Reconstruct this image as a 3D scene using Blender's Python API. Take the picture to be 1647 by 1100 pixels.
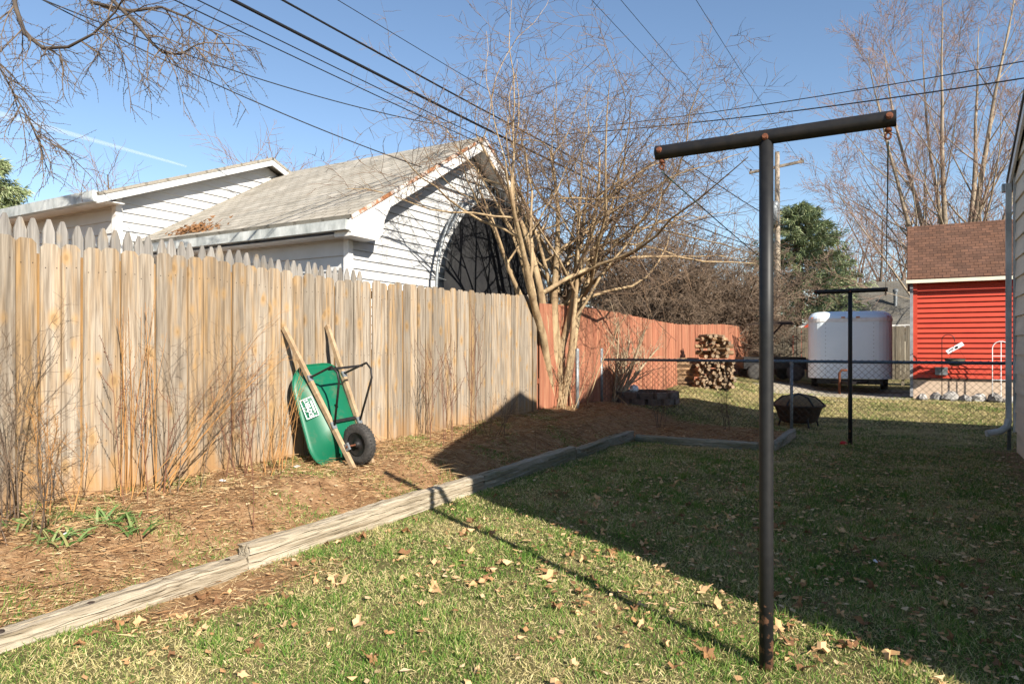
import bpy, math, random
import numpy as np
from mathutils import Vector, Matrix
R = math.radians
random.seed(7); rng = np.random.default_rng(7)
for o in list(bpy.data.objects): bpy.data.objects.remove(o)
SC = bpy.context.scene; COL = SC.collection
# World axes: +Y runs along the board fence (u), +X runs across the yard to the house (v), metres.
# ---------------------------------------------------------------- camera, sky, sun, exposure
cam = bpy.data.cameras.new('camera'); camo = bpy.data.objects.new('camera', cam); COL.objects.link(camo)
camo.location = (0, 0, 1.45); camo.rotation_euler = (R(90), 0, R(30))
cam.lens = 24.0; cam.sensor_width = 36; cam.shift_y = 0.0055; cam.clip_start = .05; cam.clip_end = 3000
SC.camera = camo
SUN = Vector((.879, -.476, .587)).normalized()          # towards the sun
w = bpy.data.worlds.new('World'); SC.world = w; w.use_nodes = True
nt = w.node_tree; bg = nt.nodes['Background']
sky = nt.nodes.new('ShaderNodeTexSky'); sky.sky_type = 'NISHITA'; sky.sun_disc = False
sky.sun_elevation = math.asin(SUN.z); sky.sun_rotation = math.atan2(SUN.x, SUN.y)
sky.air_density = 1.0; sky.dust_density = .15; sky.ozone_density = 2.2; sky.altitude = 100
nt.links.new(sky.outputs[0], bg.inputs[0]); bg.inputs[1].default_value = .082
sl = bpy.data.lights.new('sun', 'SUN'); sl.energy = 5.0; sl.angle = R(.5); sl.color = (1, .93, .82)
so = bpy.data.objects.new('sun', sl); COL.objects.link(so); so.rotation_euler = (-SUN).to_track_quat('-Z', 'Y').to_euler()
so.location = (20, -10, 15)
vs = SC.view_settings; vs.view_transform = 'Standard'; vs.look = 'None'; vs.exposure = 1.08; vs.gamma = 1
cy = SC.cycles; cy.max_bounces = 5; cy.diffuse_bounces = 2; cy.glossy_bounces = 2; cy.transmission_bounces = 3; cy.transparent_max_bounces = 6; cy.use_adaptive_sampling = True; cy.adaptive_threshold = .02

# ---------------------------------------------------------------- helpers
def pt(px, py, Z):                     # photo pixel at real depth Z -> yard position (used to survey the place)
    X = (px - 823.5) / 1098 * Z
    return Vector((.866 * X - .5 * Z, .5 * X + .866 * Z, 1.45 - (py - 559) / 1098 * Z))
def depth(x, y): return -.5 * x + .866 * y
def side(x, y): return .866 * x + .5 * y
def sst(a, b, t):
    t = np.clip((np.asarray(t, float) - a) / (b - a), 0, 1); return t * t * (3 - 2 * t)
def vnoise(x, y, s, seed=0):
    x = np.asarray(x, float) * s + seed * 17.3; y = np.asarray(y, float) * s + seed * 9.1
    return (np.sin(x * 1.7 + 1.3 * np.sin(y * 1.1)) + np.sin(y * 2.1 + 1.7 * np.sin(x * .9 + 1)) + np.sin((x + y) * 1.3 + 2) * .7) / 2.7
def ground(x, y):
    x = np.asarray(x, float); y = np.asarray(y, float)
    z = -.06 * sst(8, 12, y) + .2 * sst(14.5, 20, y)
    near = 1 - sst(11.9, 13.6, y)
    bed = (.06 + .27 * sst(-3.75, -4.5, x) + .05 * sst(-4.5, -5.3, x) + .08 * sst(6, 11, y) * sst(-4, -5.2, x)) * sst(-3.70, -3.80, x)
    bed = np.maximum(bed, .07 * sst(10.36, 10.46, y) * sst(-1.66, -1.76, x))
    hill = .40 * sst(-1.5, -5.3, x)
    z = z + bed * near + hill * (1 - near) * (1 - sst(22, 40, y) * .5)
    z = z + .012 * vnoise(x, y, 1.6) + .008 * vnoise(x, y, 4.3, 2)
    z = z + (bed > .03) * near * (.014 * vnoise(x, y, 9, 4) + .012 * vnoise(x, y, 17, 6) + .006 * vnoise(x, y, 31, 8))
    z = z - .06 * np.exp(-(((x + 3.52) / .2) ** 2 + ((y - 2.6) / .42) ** 2))
    return z
def gz(x, y): return float(ground(x, y))

class MB:
    def __init__(s): s.v = []; s.f = []; s.uv = {}
    def add(s, vs, fs):
        b = len(s.v); s.v += [tuple(p) for p in vs]; s.f += [tuple(b + i for i in f) for f in fs]; return s
    def box(s, c, d, rot=None):
        c = Vector(c); hx, hy, hz = d[0] / 2, d[1] / 2, d[2] / 2
        ps = [Vector((sx * hx, sy * hy, sz * hz)) for sz in (-1, 1) for sy in (-1, 1) for sx in (-1, 1)]
        if rot is not None: ps = [rot @ p for p in ps]
        return s.add([c + p for p in ps], [(0, 2, 3, 1), (4, 5, 7, 6), (0, 1, 5, 4), (2, 6, 7, 3), (0, 4, 6, 2), (1, 3, 7, 5)])
    def bar(s, a, b, wd, th, up=(0, 0, 1)):
        a = Vector(a); b = Vector(b); y = (b - a); L = y.length; y.normalize(); up = Vector(up)
        x = y.cross(up).normalized(); z = x.cross(y)
        return s.box((a + b) / 2, (wd, L, th), Matrix((x, y, z)).transposed())
    def poly(s, pts, off):                # polygon extruded by off
        n = len(pts); off = Vector(off); pts = [Vector(p) for p in pts]
        return s.add(pts + [p + off for p in pts], [tuple(range(n))[::-1], tuple(range(n, 2 * n))] + [(i, (i + 1) % n, n + (i + 1) % n, n + i) for i in range(n)])
    def tube(s, path, r, n=8, cap=True, closed=False):
        path = [Vector(p) for p in path]; m = len(path); rs = r if isinstance(r, (list, tuple)) else [r] * m
        b = len(s.v); prev = None
        for i, p in enumerate(path):
            t = (path[(i + 1) % m] - path[i - 1]) if closed else (path[min(i + 1, m - 1)] - path[max(i - 1, 0)])
            t.normalize()
            if prev is None: prev = t.orthogonal().normalized()
            x = (prev - t * prev.dot(t)).normalized(); prev = x; y = t.cross(x)
            for k in range(n):
                a = 2 * math.pi * k / n; s.v.append(tuple(p + (x * math.cos(a) + y * math.sin(a)) * rs[i]))
        for i in range(m if closed else m - 1):
            j = (i + 1) % m
            for k in range(n): s.f.append((b + i * n + k, b + i * n + (k + 1) % n, b + j * n + (k + 1) % n, b + j * n + k))
        if cap and not closed:
            s.f.append(tuple(b + k for k in range(n))[::-1]); s.f.append(tuple(b + (m - 1) * n + k for k in range(n)))
        return s
    def lathe(s, c, axis, prof, n=24):
        c = Vector(c); ax = Vector(axis).normalized(); x = ax.orthogonal().normalized(); y = ax.cross(x); b = len(s.v)
        for (r, h) in prof:
            for k in range(n):
                a = 2 * math.pi * k / n; s.v.append(tuple(c + ax * h + (x * math.cos(a) + y * math.sin(a)) * r))
        for i in range(len(prof) - 1):
            for k in range(n): s.f.append((b + i * n + k, b + i * n + (k + 1) % n, b + (i + 1) * n + (k + 1) % n, b + (i + 1) * n + k))
        return s
    def slab(s, a, b, c, d, th):          # roof slab a-b eave, d-c ridge, with metre UVs on the top face
        a, b, c, d = map(Vector, (a, b, c, d)); n = (b - a).cross(d - a).normalized()
        if n.z < 0: n = -n
        k = len(s.f); s.poly([a, b, c, d], -n * th)
        L = (b - a).length; H = (d - a).length; off = (d - a).dot((b - a).normalized())
        s.uv[k] = [(off, H), (off + (c - d).length, H), (L, 0), (0, 0)]; return s
    def mesh(s, name='m', smooth=False):
        me = bpy.data.meshes.new(name); me.from_pydata(s.v, [], s.f)
        if s.uv:
            ul = me.uv_layers.new(name='UVMap')
            for fi, uvs in s.uv.items():
                for li, q in zip(me.polygons[fi].loop_indices, uvs): ul.data[li].uv = q
        if smooth: me.polygons.foreach_set('use_smooth', [True] * len(me.polygons))
        me.update(); return me
    def build(s, name, m, parent=None, smooth=False):
        return link(name, s.mesh(name, smooth), m, parent)
def link(name, me, m, parent=None):
    if m and not me.materials: me.materials.append(m)
    o = bpy.data.objects.new(name, me); COL.objects.link(o); o.parent = parent; return o
def tag(o, label=None, cat=None, group=None, kind=None):
    if label: o['label'] = label
    if cat: o['category'] = cat
    if group: o['group'] = group
    if kind: o['kind'] = kind
    return o
def thing(name, label, cat, group=None, loc=(0, 0, 0), rz=0):
    o = bpy.data.objects.new(name, None); COL.objects.link(o); o.location = loc; o.rotation_euler = (0, 0, rz); o.empty_display_size = .1
    return tag(o, label, cat, group)
def inst(o, parent, loc=None, rot=None, scale=None):
    c = o.copy(); COL.objects.link(c); c.parent = parent
    if loc is not None: c.location = loc
    if rot is not None: c.rotation_euler = rot
    if scale is not None: c.scale = scale
    return c

# ---------------------------------------------------------------- materials
def mat(name, col, col2=None, rough=.8, scale=6, stretch=(1, 1, 1), bump=0, bscale=None, metal=0, rnd=0, detail=6, contrast=(.35, .65), spec=.3, coord='Object'):
    m = bpy.data.materials.new(name); m.use_nodes = True; n = m.node_tree; L = n.links.new; p = n.nodes['Principled BSDF']
    p.inputs['Roughness'].default_value = rough; p.inputs['Metallic'].default_value = metal; p.inputs['Specular IOR Level'].default_value = spec
    tc = n.nodes.new('ShaderNodeTexCoord'); mp = n.nodes.new('ShaderNodeMapping'); mp.inputs['Scale'].default_value = stretch
    oi = n.nodes.new('ShaderNodeObjectInfo'); ad = n.nodes.new('ShaderNodeVectorMath'); ad.operation = 'ADD'
    sc = n.nodes.new('ShaderNodeVectorMath'); sc.operation = 'SCALE'; sc.inputs['Scale'].default_value = 37
    cx = n.nodes.new('ShaderNodeCombineXYZ'); L(oi.outputs['Random'], cx.inputs[0]); L(oi.outputs['Random'], cx.inputs[1]); L(cx.outputs[0], sc.inputs[0])
    L(tc.outputs[coord], ad.inputs[0])
    if rnd: L(sc.outputs[0], ad.inputs[1])
    L(ad.outputs[0], mp.inputs[0])
    nz = n.nodes.new('ShaderNodeTexNoise'); nz.inputs['Scale'].default_value = scale; nz.inputs['Detail'].default_value = detail; nz.inputs['Roughness'].default_value = .65
    L(mp.outputs[0], nz.inputs['Vector'])
    rp = n.nodes.new('ShaderNodeValToRGB'); rp.color_ramp.elements[0].position = contrast[0]; rp.color_ramp.elements[1].position = contrast[1]
    c2 = col2 or tuple(c * .75 for c in col)
    rp.color_ramp.elements[0].color = (*c2, 1); rp.color_ramp.elements[1].color = (*col, 1); L(nz.outputs[0], rp.inputs[0])
    out = rp.outputs[0]
    if rnd:
        hs = n.nodes.new('ShaderNodeHueSaturation'); mr = n.nodes.new('ShaderNodeMapRange'); mr.inputs[3].default_value = 1 - rnd; mr.inputs[4].default_value = 1 + rnd
        L(oi.outputs['Random'], mr.inputs[0]); L(mr.outputs[0], hs.inputs['Value']); L(out, hs.inputs['Color']); out = hs.outputs[0]
    L(out, p.inputs['Base Color'])
    if bump:
        bp = n.nodes.new('ShaderNodeBump'); bp.inputs['Strength'].default_value = 1; bp.inputs['Distance'].default_value = bump
        nb = n.nodes.new('ShaderNodeTexNoise'); nb.inputs['Scale'].default_value = bscale or scale * 3; nb.inputs['Detail'].default_value = 4
        L(mp.outputs[0], nb.inputs['Vector']); L(nb.outputs[0], bp.inputs['Height']); L(bp.outputs[0], p.inputs['Normal'])
    m['out'] = 1
    return m
def nd(m, t): return m.node_tree.nodes.new(t)
def wood_board(name, grey, gold, dark, gold_bias=.5, knots=True, rnd=.12):
    m = bpy.data.materials.new(name); m.use_nodes = True; n = m.node_tree; L = n.links.new; p = n.nodes['Principled BSDF']; p.inputs['Roughness'].default_value = .85; p.inputs['Specular IOR Level'].default_value = .2
    tc = nd(m, 'ShaderNodeTexCoord'); oi = nd(m, 'ShaderNodeObjectInfo')
    mu = nd(m, 'ShaderNodeMath'); mu.operation = 'MULTIPLY'; mu.inputs[1].default_value = 53; L(oi.outputs['Random'], mu.inputs[0])
    cx = nd(m, 'ShaderNodeCombineXYZ'); L(mu.outputs[0], cx.inputs[0]); L(mu.outputs[0], cx.inputs[2])
    ad = nd(m, 'ShaderNodeVectorMath'); ad.operation = 'ADD'; L(tc.outputs['Object'], ad.inputs[0]); L(cx.outputs[0], ad.inputs[1])
    def noise(sc, det, st):
        mp = nd(m, 'ShaderNodeMapping'); mp.inputs['Scale'].default_value = st; L(ad.outputs[0], mp.inputs[0])
        z = nd(m, 'ShaderNodeTexNoise'); z.inputs['Scale'].default_value = sc; z.inputs['Detail'].default_value = det; z.inputs['Distortion'].default_value = .4; L(mp.outputs[0], z.inputs[0]); return z.outputs[0]
    def ramp(src, a, b, ca=(0, 0, 0, 1), cb=(1, 1, 1, 1)):
        r = nd(m, 'ShaderNodeValToRGB'); e = r.color_ramp.elements; e[0].position = a; e[1].position = b; e[0].color = ca; e[1].color = cb; L(src, r.inputs[0]); return r.outputs[0]
    def mix(f, a, b, mode='MIX'):
        x = nd(m, 'ShaderNodeMix'); x.data_type = 'RGBA'; x.blend_type = mode
        if isinstance(f, float): x.inputs[0].default_value = f
        else: L(f, x.inputs[0])
        for s_, i in ((a, 6), (b, 7)):
            if isinstance(s_, tuple): x.inputs[i].default_value = (*s_, 1)
            else: L(s_, x.inputs[i])
        return x.outputs[2]
    grain = noise(38, 6, (1, 1, .05)); fine = noise(150, 4, (1, 1, .03)); blot = noise(6.0, 5, (3.2, 3.2, .22))
    # how golden: per board + blotches
    a1 = nd(m, 'ShaderNodeMath'); a1.operation = 'MULTIPLY_ADD'; a1.inputs[1].default_value = .30; L(oi.outputs['Random'], a1.inputs[0]); L(blot, a1.inputs[2])
    gf = ramp(a1.outputs[0], 1.02 - gold_bias, 1.42 - gold_bias)
    base = mix(gf, grey, gold)
    base = mix(ramp(grain, .36, .58), mix(.58, base, dark), base)
    base = mix(ramp(fine, .36, .56), mix(.34, base, dark), base)
    if knots:
        sx = nd(m, 'ShaderNodeSeparateXYZ'); L(tc.outputs['Object'], sx.inputs[0]); cy_ = nd(m, 'ShaderNodeCombineXYZ'); L(sx.outputs[1], cy_.inputs[0]); L(sx.outputs[2], cy_.inputs[1])
        rz_ = nd(m, 'ShaderNodeCombineXYZ'); L(mu.outputs[0], rz_.inputs[1]); L(mu.outputs[0], rz_.inputs[0]); a2 = nd(m, 'ShaderNodeVectorMath'); a2.operation = 'ADD'; L(cy_.outputs[0], a2.inputs[0]); L(rz_.outputs[0], a2.inputs[1])
        mp = nd(m, 'ShaderNodeMapping'); mp.inputs['Scale'].default_value = (6.0, 3.6, 1); L(a2.outputs[0], mp.inputs[0])
        v = nd(m, 'ShaderNodeTexVoronoi'); v.voronoi_dimensions = '2D'; v.inputs['Scale'].default_value = 1.0; v.inputs['Randomness'].default_value = 1; L(mp.outputs[0], v.inputs[0])
        sc_ = nd(m, 'ShaderNodeSeparateColor'); L(v.outputs['Color'], sc_.inputs[0]); off = nd(m, 'ShaderNodeMath'); off.operation = 'MULTIPLY_ADD'; off.inputs[1].default_value = .3; L(sc_.outputs[0], off.inputs[0]); L(v.outputs['Distance'], off.inputs[2])
        base = mix(ramp(off.outputs[0], .12, .34, (.8, .8, .8, 1), (0, 0, 0, 1)), base, tuple(c * .95 for c in gold))
        base = mix(ramp(off.outputs[0], .09, .15, (.8, .8, .8, 1), (0, 0, 0, 1)), base, tuple((c + d) * .5 for c, d in zip(gold, dark)))
    if knots:
        sz = nd(m, 'ShaderNodeSeparateXYZ'); L(tc.outputs['Object'], sz.inputs[0]); mz = nd(m, 'ShaderNodeMapRange'); mz.inputs[1].default_value = .05; mz.inputs[2].default_value = .55; mz.inputs[3].default_value = .42; mz.inputs[4].default_value = -.3; L(sz.outputs[2], mz.inputs[0])
        am = nd(m, 'ShaderNodeMath'); L(mz.outputs[0], am.inputs[0]); L(blot, am.inputs[1]); base = mix(ramp(am.outputs[0], .5, .95, (0, 0, 0, 1), (.75, .75, .75, 1)), base, (.33, .19, .085))
    hs = nd(m, 'ShaderNodeHueSaturation'); mr = nd(m, 'ShaderNodeMapRange'); mr.inputs[3].default_value = 1 - rnd; mr.inputs[4].default_value = 1 + rnd
    fr = nd(m, 'ShaderNodeMath'); fr.operation = 'FRACT'; L(mu.outputs[0], fr.inputs[0]); L(fr.outputs[0], mr.inputs[0]); L(mr.outputs[0], hs.inputs['Value']); L(base, hs.inputs['Color'])
    L(hs.outputs[0], p.inputs['Base Color'])
    bp = nd(m, 'ShaderNodeBump'); bp.inputs['Distance'].default_value = .004; L(grain, bp.inputs['Height']); L(bp.outputs[0], p.inputs['Normal'])
    return m
def shingle(name, c1, c2, mortar, row=.14, wid=.3, moss=None):
    m = bpy.data.materials.new(name); m.use_nodes = True; n = m.node_tree; L = n.links.new; p = n.nodes['Principled BSDF']; p.inputs['Roughness'].default_value = .95; p.inputs['Specular IOR Level'].default_value = .15
    uv = nd(m, 'ShaderNodeUVMap'); br = nd(m, 'ShaderNodeTexBrick'); br.inputs['Scale'].default_value = 1; br.inputs['Brick Width'].default_value = wid; br.inputs['Row Height'].default_value = row
    br.inputs['Mortar Size'].default_value = .007; br.inputs['Mortar Smooth'].default_value = .3; br.inputs['Bias'].default_value = 0
    br.inputs['Color1'].default_value = (*c1, 1); br.inputs['Color2'].default_value = (*c2, 1); br.inputs['Mortar'].default_value = (*mortar, 1)
    L(uv.outputs[0], br.inputs[0])
    nz = nd(m, 'ShaderNodeTexNoise'); nz.inputs['Scale'].default_value = 1.3; nz.inputs['Detail'].default_value = 9; nz.inputs['Roughness'].default_value = .75; L(uv.outputs[0], nz.inputs[0])
    mx = nd(m, 'ShaderNodeMix'); mx.data_type = 'RGBA'; mx.blend_type = 'MULTIPLY'; mx.inputs[0].default_value = .75
    rp = nd(m, 'ShaderNodeValToRGB'); rp.color_ramp.elements[0].position = .3; rp.color_ramp.elements[0].color = (.55, .5, .42, 1); rp.color_ramp.elements[1].position = .65; rp.color_ramp.elements[1].color = (1.1, 1.08, 1.05, 1)
    L(nz.outputs[0], rp.inputs[0]); L(br.outputs[0], mx.inputs[6]); L(rp.outputs[0], mx.inputs[7]); L(mx.outputs[2], p.inputs['Base Color'])
    bp = nd(m, 'ShaderNodeBump'); bp.inputs['Distance'].default_value = .012; bp.invert = True; L(br.outputs['Fac'], bp.inputs['Height']); L(bp.outputs[0], p.inputs['Normal'])
    return m
def attr_mat(name, cols, attr='tint', rough=.8, transl=0, spec=.2):
    """colour ramp driven by a per-piece attribute (each blade, leaf or twig has a colour of its own)"""
    m = bpy.data.materials.new(name); m.use_nodes = True; n = m.node_tree; L = n.links.new; p = n.nodes['Principled BSDF']; p.inputs['Roughness'].default_value = rough; p.inputs['Specular IOR Level'].default_value = spec
    at = nd(m, 'ShaderNodeAttribute'); at.attribute_name = attr; rp = nd(m, 'ShaderNodeValToRGB'); e = rp.color_ramp.elements
    while len(e) < len(cols): e.new(.5)
    for i, c in enumerate(cols): e[i].position = i / (len(cols) - 1); e[i].color = (*c, 1)
    L(at.outputs['Fac'], rp.inputs[0]); L(rp.outputs[0], p.inputs['Base Color'])
    if transl:
        tr = nd(m, 'ShaderNodeBsdfTranslucent'); L(rp.outputs[0], tr.inputs[0]); ms = nd(m, 'ShaderNodeMixShader'); ms.inputs[0].default_value = transl
        L(p.outputs[0], ms.inputs[1]); L(tr.outputs[0], ms.inputs[2]); L(ms.outputs[0], n.nodes['Material Output'].inputs[0])
    return m
M = dict(
    fence=wood_board('weathered_fence_wood', (.325, .275, .215), (.36, .225, .10), (.085, .06, .04), .45, True, .22),
    fenceg=wood_board('golden_fence_wood', (.31, .20, .10), (.34, .19, .065), (.11, .06, .03), .6, False),
    picket=wood_board('grey_picket_wood', (.27, .25, .225), (.30, .24, .17), (.09, .08, .07), .25, True, .25),
    redf=wood_board('red_stained_wood', (.35, .14, .08), (.40, .20, .115), (.18, .06, .038), .5, False, .16),
    backf=wood_board('brown_grey_fence_wood', (.19, .165, .125), (.22, .18, .12), (.07, .055, .04), .4, False),
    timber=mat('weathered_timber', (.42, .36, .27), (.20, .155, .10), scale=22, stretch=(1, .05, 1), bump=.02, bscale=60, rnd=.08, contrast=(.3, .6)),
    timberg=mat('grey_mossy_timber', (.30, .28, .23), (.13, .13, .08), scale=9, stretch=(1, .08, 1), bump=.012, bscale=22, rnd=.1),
    siding=mat('white_vinyl_siding', (.57, .57, .565), (.48, .48, .47), rough=.5, scale=1.2, bump=.001),
    trim=mat('white_trim', (.78, .77, .75), (.62, .59, .54), rough=.5, scale=3),
    gutter=mat('dirty_gutter', (.58, .60, .58), (.28, .30, .29), rough=.5, scale=4, stretch=(1, 1, .5)),
    rustedge=mat('rusty_drip_edge', (.30, .13, .06), (.60, .55, .50), rough=.7, scale=5, contrast=(.42, .55)),
    cream=mat('cream_lap_siding', (.78, .71, .56), (.64, .58, .45), rough=.7, scale=3, stretch=(1, .3, 3), bump=.002),
    found=mat('concrete_foundation', (.36, .30, .24), (.25, .20, .16), scale=8, bump=.006),
    block=mat('tan_block_foundation', (.60, .46, .34), (.50, .38, .28), scale=5, bump=.004),
    redsid=mat('red_vinyl_siding', (.52, .065, .032), (.43, .05, .028), rough=.55, scale=2.5, stretch=(1, 1, 2)),
    roofg=shingle('grey_shingles', (.42, .39, .34), (.33, .31, .27), (.17, .15, .12), .14, .22),
    roofb=shingle('brown_shingles', (.17, .09, .06), (.105, .06, .043), (.065, .038, .03), .125, .17),
    roofd=shingle('dark_grey_shingles', (.17, .16, .14), (.14, .135, .125), (.08, .07, .06)),
    galv=mat('galvanised_steel', (.26, .28, .29), (.17, .18, .19), rough=.5, metal=.4, scale=14),
    rail=mat('blue_grey_rail', (.13, .19, .25), (.09, .13, .17), rough=.5, metal=.2, scale=14),
    wire=mat('chain_link_wire', (.09, .075, .06), (.05, .042, .036), rough=.7, scale=20),
    cable=mat('black_cable', (.012, .012, .014), rough=.6),
    line=mat('green_clothesline', (.03, .06, .05), rough=.6),
    rust=mat('rust', (.17, .06, .028), (.08, .03, .018), rough=.9, scale=40, bump=.002),
    black=mat('black_rubber', (.028, .027, .026), (.06, .055, .05), rough=.8, scale=30, bump=.002),
    blackm=mat('black_steel', (.010, .010, .011), (.02, .017, .015), rough=.5, scale=20, spec=.3),
    tarp=mat('black_mat', (.018, .018, .02), (.03, .03, .03), rough=.85, scale=3, spec=.15),
    green=mat('green_poly_tray', (.003, .115, .058), (.06, .115, .065), rough=.45, scale=7, spec=.4, contrast=(.28, .46)),
    handle=mat('worn_handle_wood', (.40, .29, .18), (.24, .16, .09), scale=10, stretch=(1, 1, .1), bump=.002),
    white=mat('white_paint', (.78, .79, .80), (.70, .71, .72), rough=.4, scale=2),
    trailer=mat('white_trailer_skin', (.74, .82, .86), (.69, .77, .81), rough=.35, scale=1.5),
    amber=mat('amber_lens', (.55, .16, .03), rough=.3),
    greym=mat('grey_metal', (.30, .31, .32), (.2, .2, .21), rough=.5, scale=8),
    bark=mat('tan_bark', (.42, .31, .18), (.20, .13, .07), scale=7, stretch=(1, 1, .3), bump=.015, bscale=20),
    barkm=mat('pale_maple_bark', (.35, .28, .20), (.18, .14, .10), scale=3, stretch=(1, 1, .4), bump=.02, bscale=9),
    barkd=mat('dark_bark', (.19, .13, .08), (.09, .065, .05), scale=6, bump=.01),
    pole=mat('pole_wood', (.42, .35, .27), (.25, .20, .15), scale=3, stretch=(1, 1, .05), bump=.01),
    log=mat('split_log', (.30, .19, .10), (.12, .07, .04), scale=9, bump=.01, rnd=.35),
    logend=mat('pale_log_end', (.30, .22, .14), (.16, .11, .07), scale=14, rnd=.4),
    rock=mat('grey_rock', (.38, .36, .33), (.16, .15, .14), scale=9, bump=.02, rnd=.4),
    gravel=mat('gravel', (.42, .37, .29), (.26, .22, .16), scale=40, bump=.015, bscale=60, coord='Object'),
    brick=mat('dark_block', (.16, .13, .11), (.09, .07, .06), scale=12, bump=.006, rnd=.2),
    pit=mat('rusty_fire_pit', (.10, .055, .035), (.035, .025, .022), rough=.7, scale=12),
    paper=mat('white_scrap', (.75, .76, .78), (.6, .6, .62), scale=20),
    red=mat('red_plastic', (.6, .02, .02), rough=.4),
    brownm=mat('dark_brown_wood', (.06, .04, .03), (.03, .022, .018), scale=10),
    moss=mat('moss_basket', (.10, .085, .05), (.05, .04, .03), scale=30, bump=.01),
)
def ground_mat():
    m = bpy.data.materials.new('yard_ground'); m.use_nodes = True; n = m.node_tree; L = n.links.new; p = n.nodes['Principled BSDF']; p.inputs['Roughness'].default_value = .95; p.inputs['Specular IOR Level'].default_value = .1
    tc = nd(m, 'ShaderNodeTexCoord'); at = nd(m, 'ShaderNodeAttribute'); at.attribute_name = 'soil'
    def noise(s, d=6):
        z = nd(m, 'ShaderNodeTexNoise'); z.inputs['Scale'].default_value = s; z.inputs['Detail'].default_value = d; z.inputs['Roughness'].default_value = .7; L(tc.outputs['Object'], z.inputs[0]); return z.outputs[0]
    def ramp(src, cs):
        r = nd(m, 'ShaderNodeValToRGB'); e = r.color_ramp.elements
        while len(e) < len(cs): e.new(.5)
        for i, (q, c) in enumerate(cs): e[i].position = q; e[i].color = (*c, 1)
        L(src, r.inputs[0]); return r.outputs[0]
    gr = ramp(noise(1.1, 9), [(.36, (.06, .075, .022)), (.5, (.15, .13, .055)), (.64, (.30, .23, .115))])
    so_ = ramp(noise(9, 9), [(.3, (.15, .08, .04)), (.5, (.30, .175, .09)), (.7, (.42, .28, .16))])
    mx = nd(m, 'ShaderNodeMix'); mx.data_type = 'RGBA'; L(at.outputs['Fac'], mx.inputs[0]); L(gr, mx.inputs[6]); L(so_, mx.inputs[7]); L(mx.outputs[2], p.inputs['Base Color'])
    bp = nd(m, 'ShaderNodeBump'); bp.inputs['Distance'].default_value = .03; L(noise(28, 8), bp.inputs['Height']); L(bp.outputs[0], p.inputs['Normal'])
    return m

# ---------------------------------------------------------------- ground
def soil_mask(x, y):
    x = np.asarray(x, float); y = np.asarray(y, float)
    n = .12 * vnoise(x, y, 2.5, 5)
    bed = sst(-3.72, -3.80, x) * (1 - sst(12.4, 13.1, y + 3 * n))
    b2 = sst(10.35, 10.5, y) * sst(-1.62, -1.74, x) * (1 - sst(12.3, 12.9, y + 2 * n))
    hole = np.exp(-(((x + 3.50) / .26) ** 2 + ((y - 2.65) / .55) ** 2) * 1.1) * 1.5
    wallb = .7 * sst(.85, 1.35, x + n) * (1 - sst(12, 13, y))
    return np.clip(np.maximum.reduce([bed, b2, hole, wallb]), 0, 1)
def grid_axis(segs):
    a = []
    for (s, e, n) in segs: a += list(np.linspace(s, e, n, endpoint=False))
    return np.array(a + [segs[-1][1]])
gx = grid_axis([(-500, -40, 10), (-40, -8, 20), (-8, -5.4, 16), (-5.4, -1.4, 90), (-1.4, 2.5, 50), (2.5, 12, 24), (12, 60, 12), (60, 500, 8)])
gy = grid_axis([(-300, -20, 8), (-20, .5, 20), (.5, 14, 220), (14, 26, 70), (26, 60, 24), (60, 800, 12)])
GX, GY = np.meshgrid(gx, gy); GZ = ground(GX, GY)
nx, ny = len(gx), len(gy)
me = bpy.data.meshes.new('ground'); V = np.stack([GX, GY, GZ], -1).reshape(-1, 3)
I = np.arange(nx * ny).reshape(ny, nx); F = np.stack([I[:-1, :-1], I[:-1, 1:], I[1:, 1:], I[1:, :-1]], -1).reshape(-1, 4)
me.from_pydata(V.tolist(), [], F.tolist()); a = me.attributes.new('soil', 'FLOAT', 'POINT'); a.data.foreach_set('value', soil_mask(V[:, 0], V[:, 1]).astype('f'))
me.polygons.foreach_set('use_smooth', [True] * len(me.polygons))
tag(link('ground', me, ground_mat()), kind='structure')
# gravel drive in front of the far fence
mb = MB(); gp = []
nyy = 14
for j in range(nyy):
    t = j / (nyy - 1); xx = -4.7 + t * 16
    for i in range(7):
        y_ = 19.0 + .35 * math.sin(xx * .8) + i * .95 + (t * 1.0); gp.append((xx, y_, gz(xx, y_) + .006 + (.0 if 0 < i < 6 else -.03)))
mb.add(gp, [(j * 7 + i, j * 7 + i + 1, (j + 1) * 7 + i + 1, (j + 1) * 7 + i) for j in range(nyy - 1) for i in range(6)])
tag(mb.build('gravel_drive', M['gravel']), kind='structure')

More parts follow.
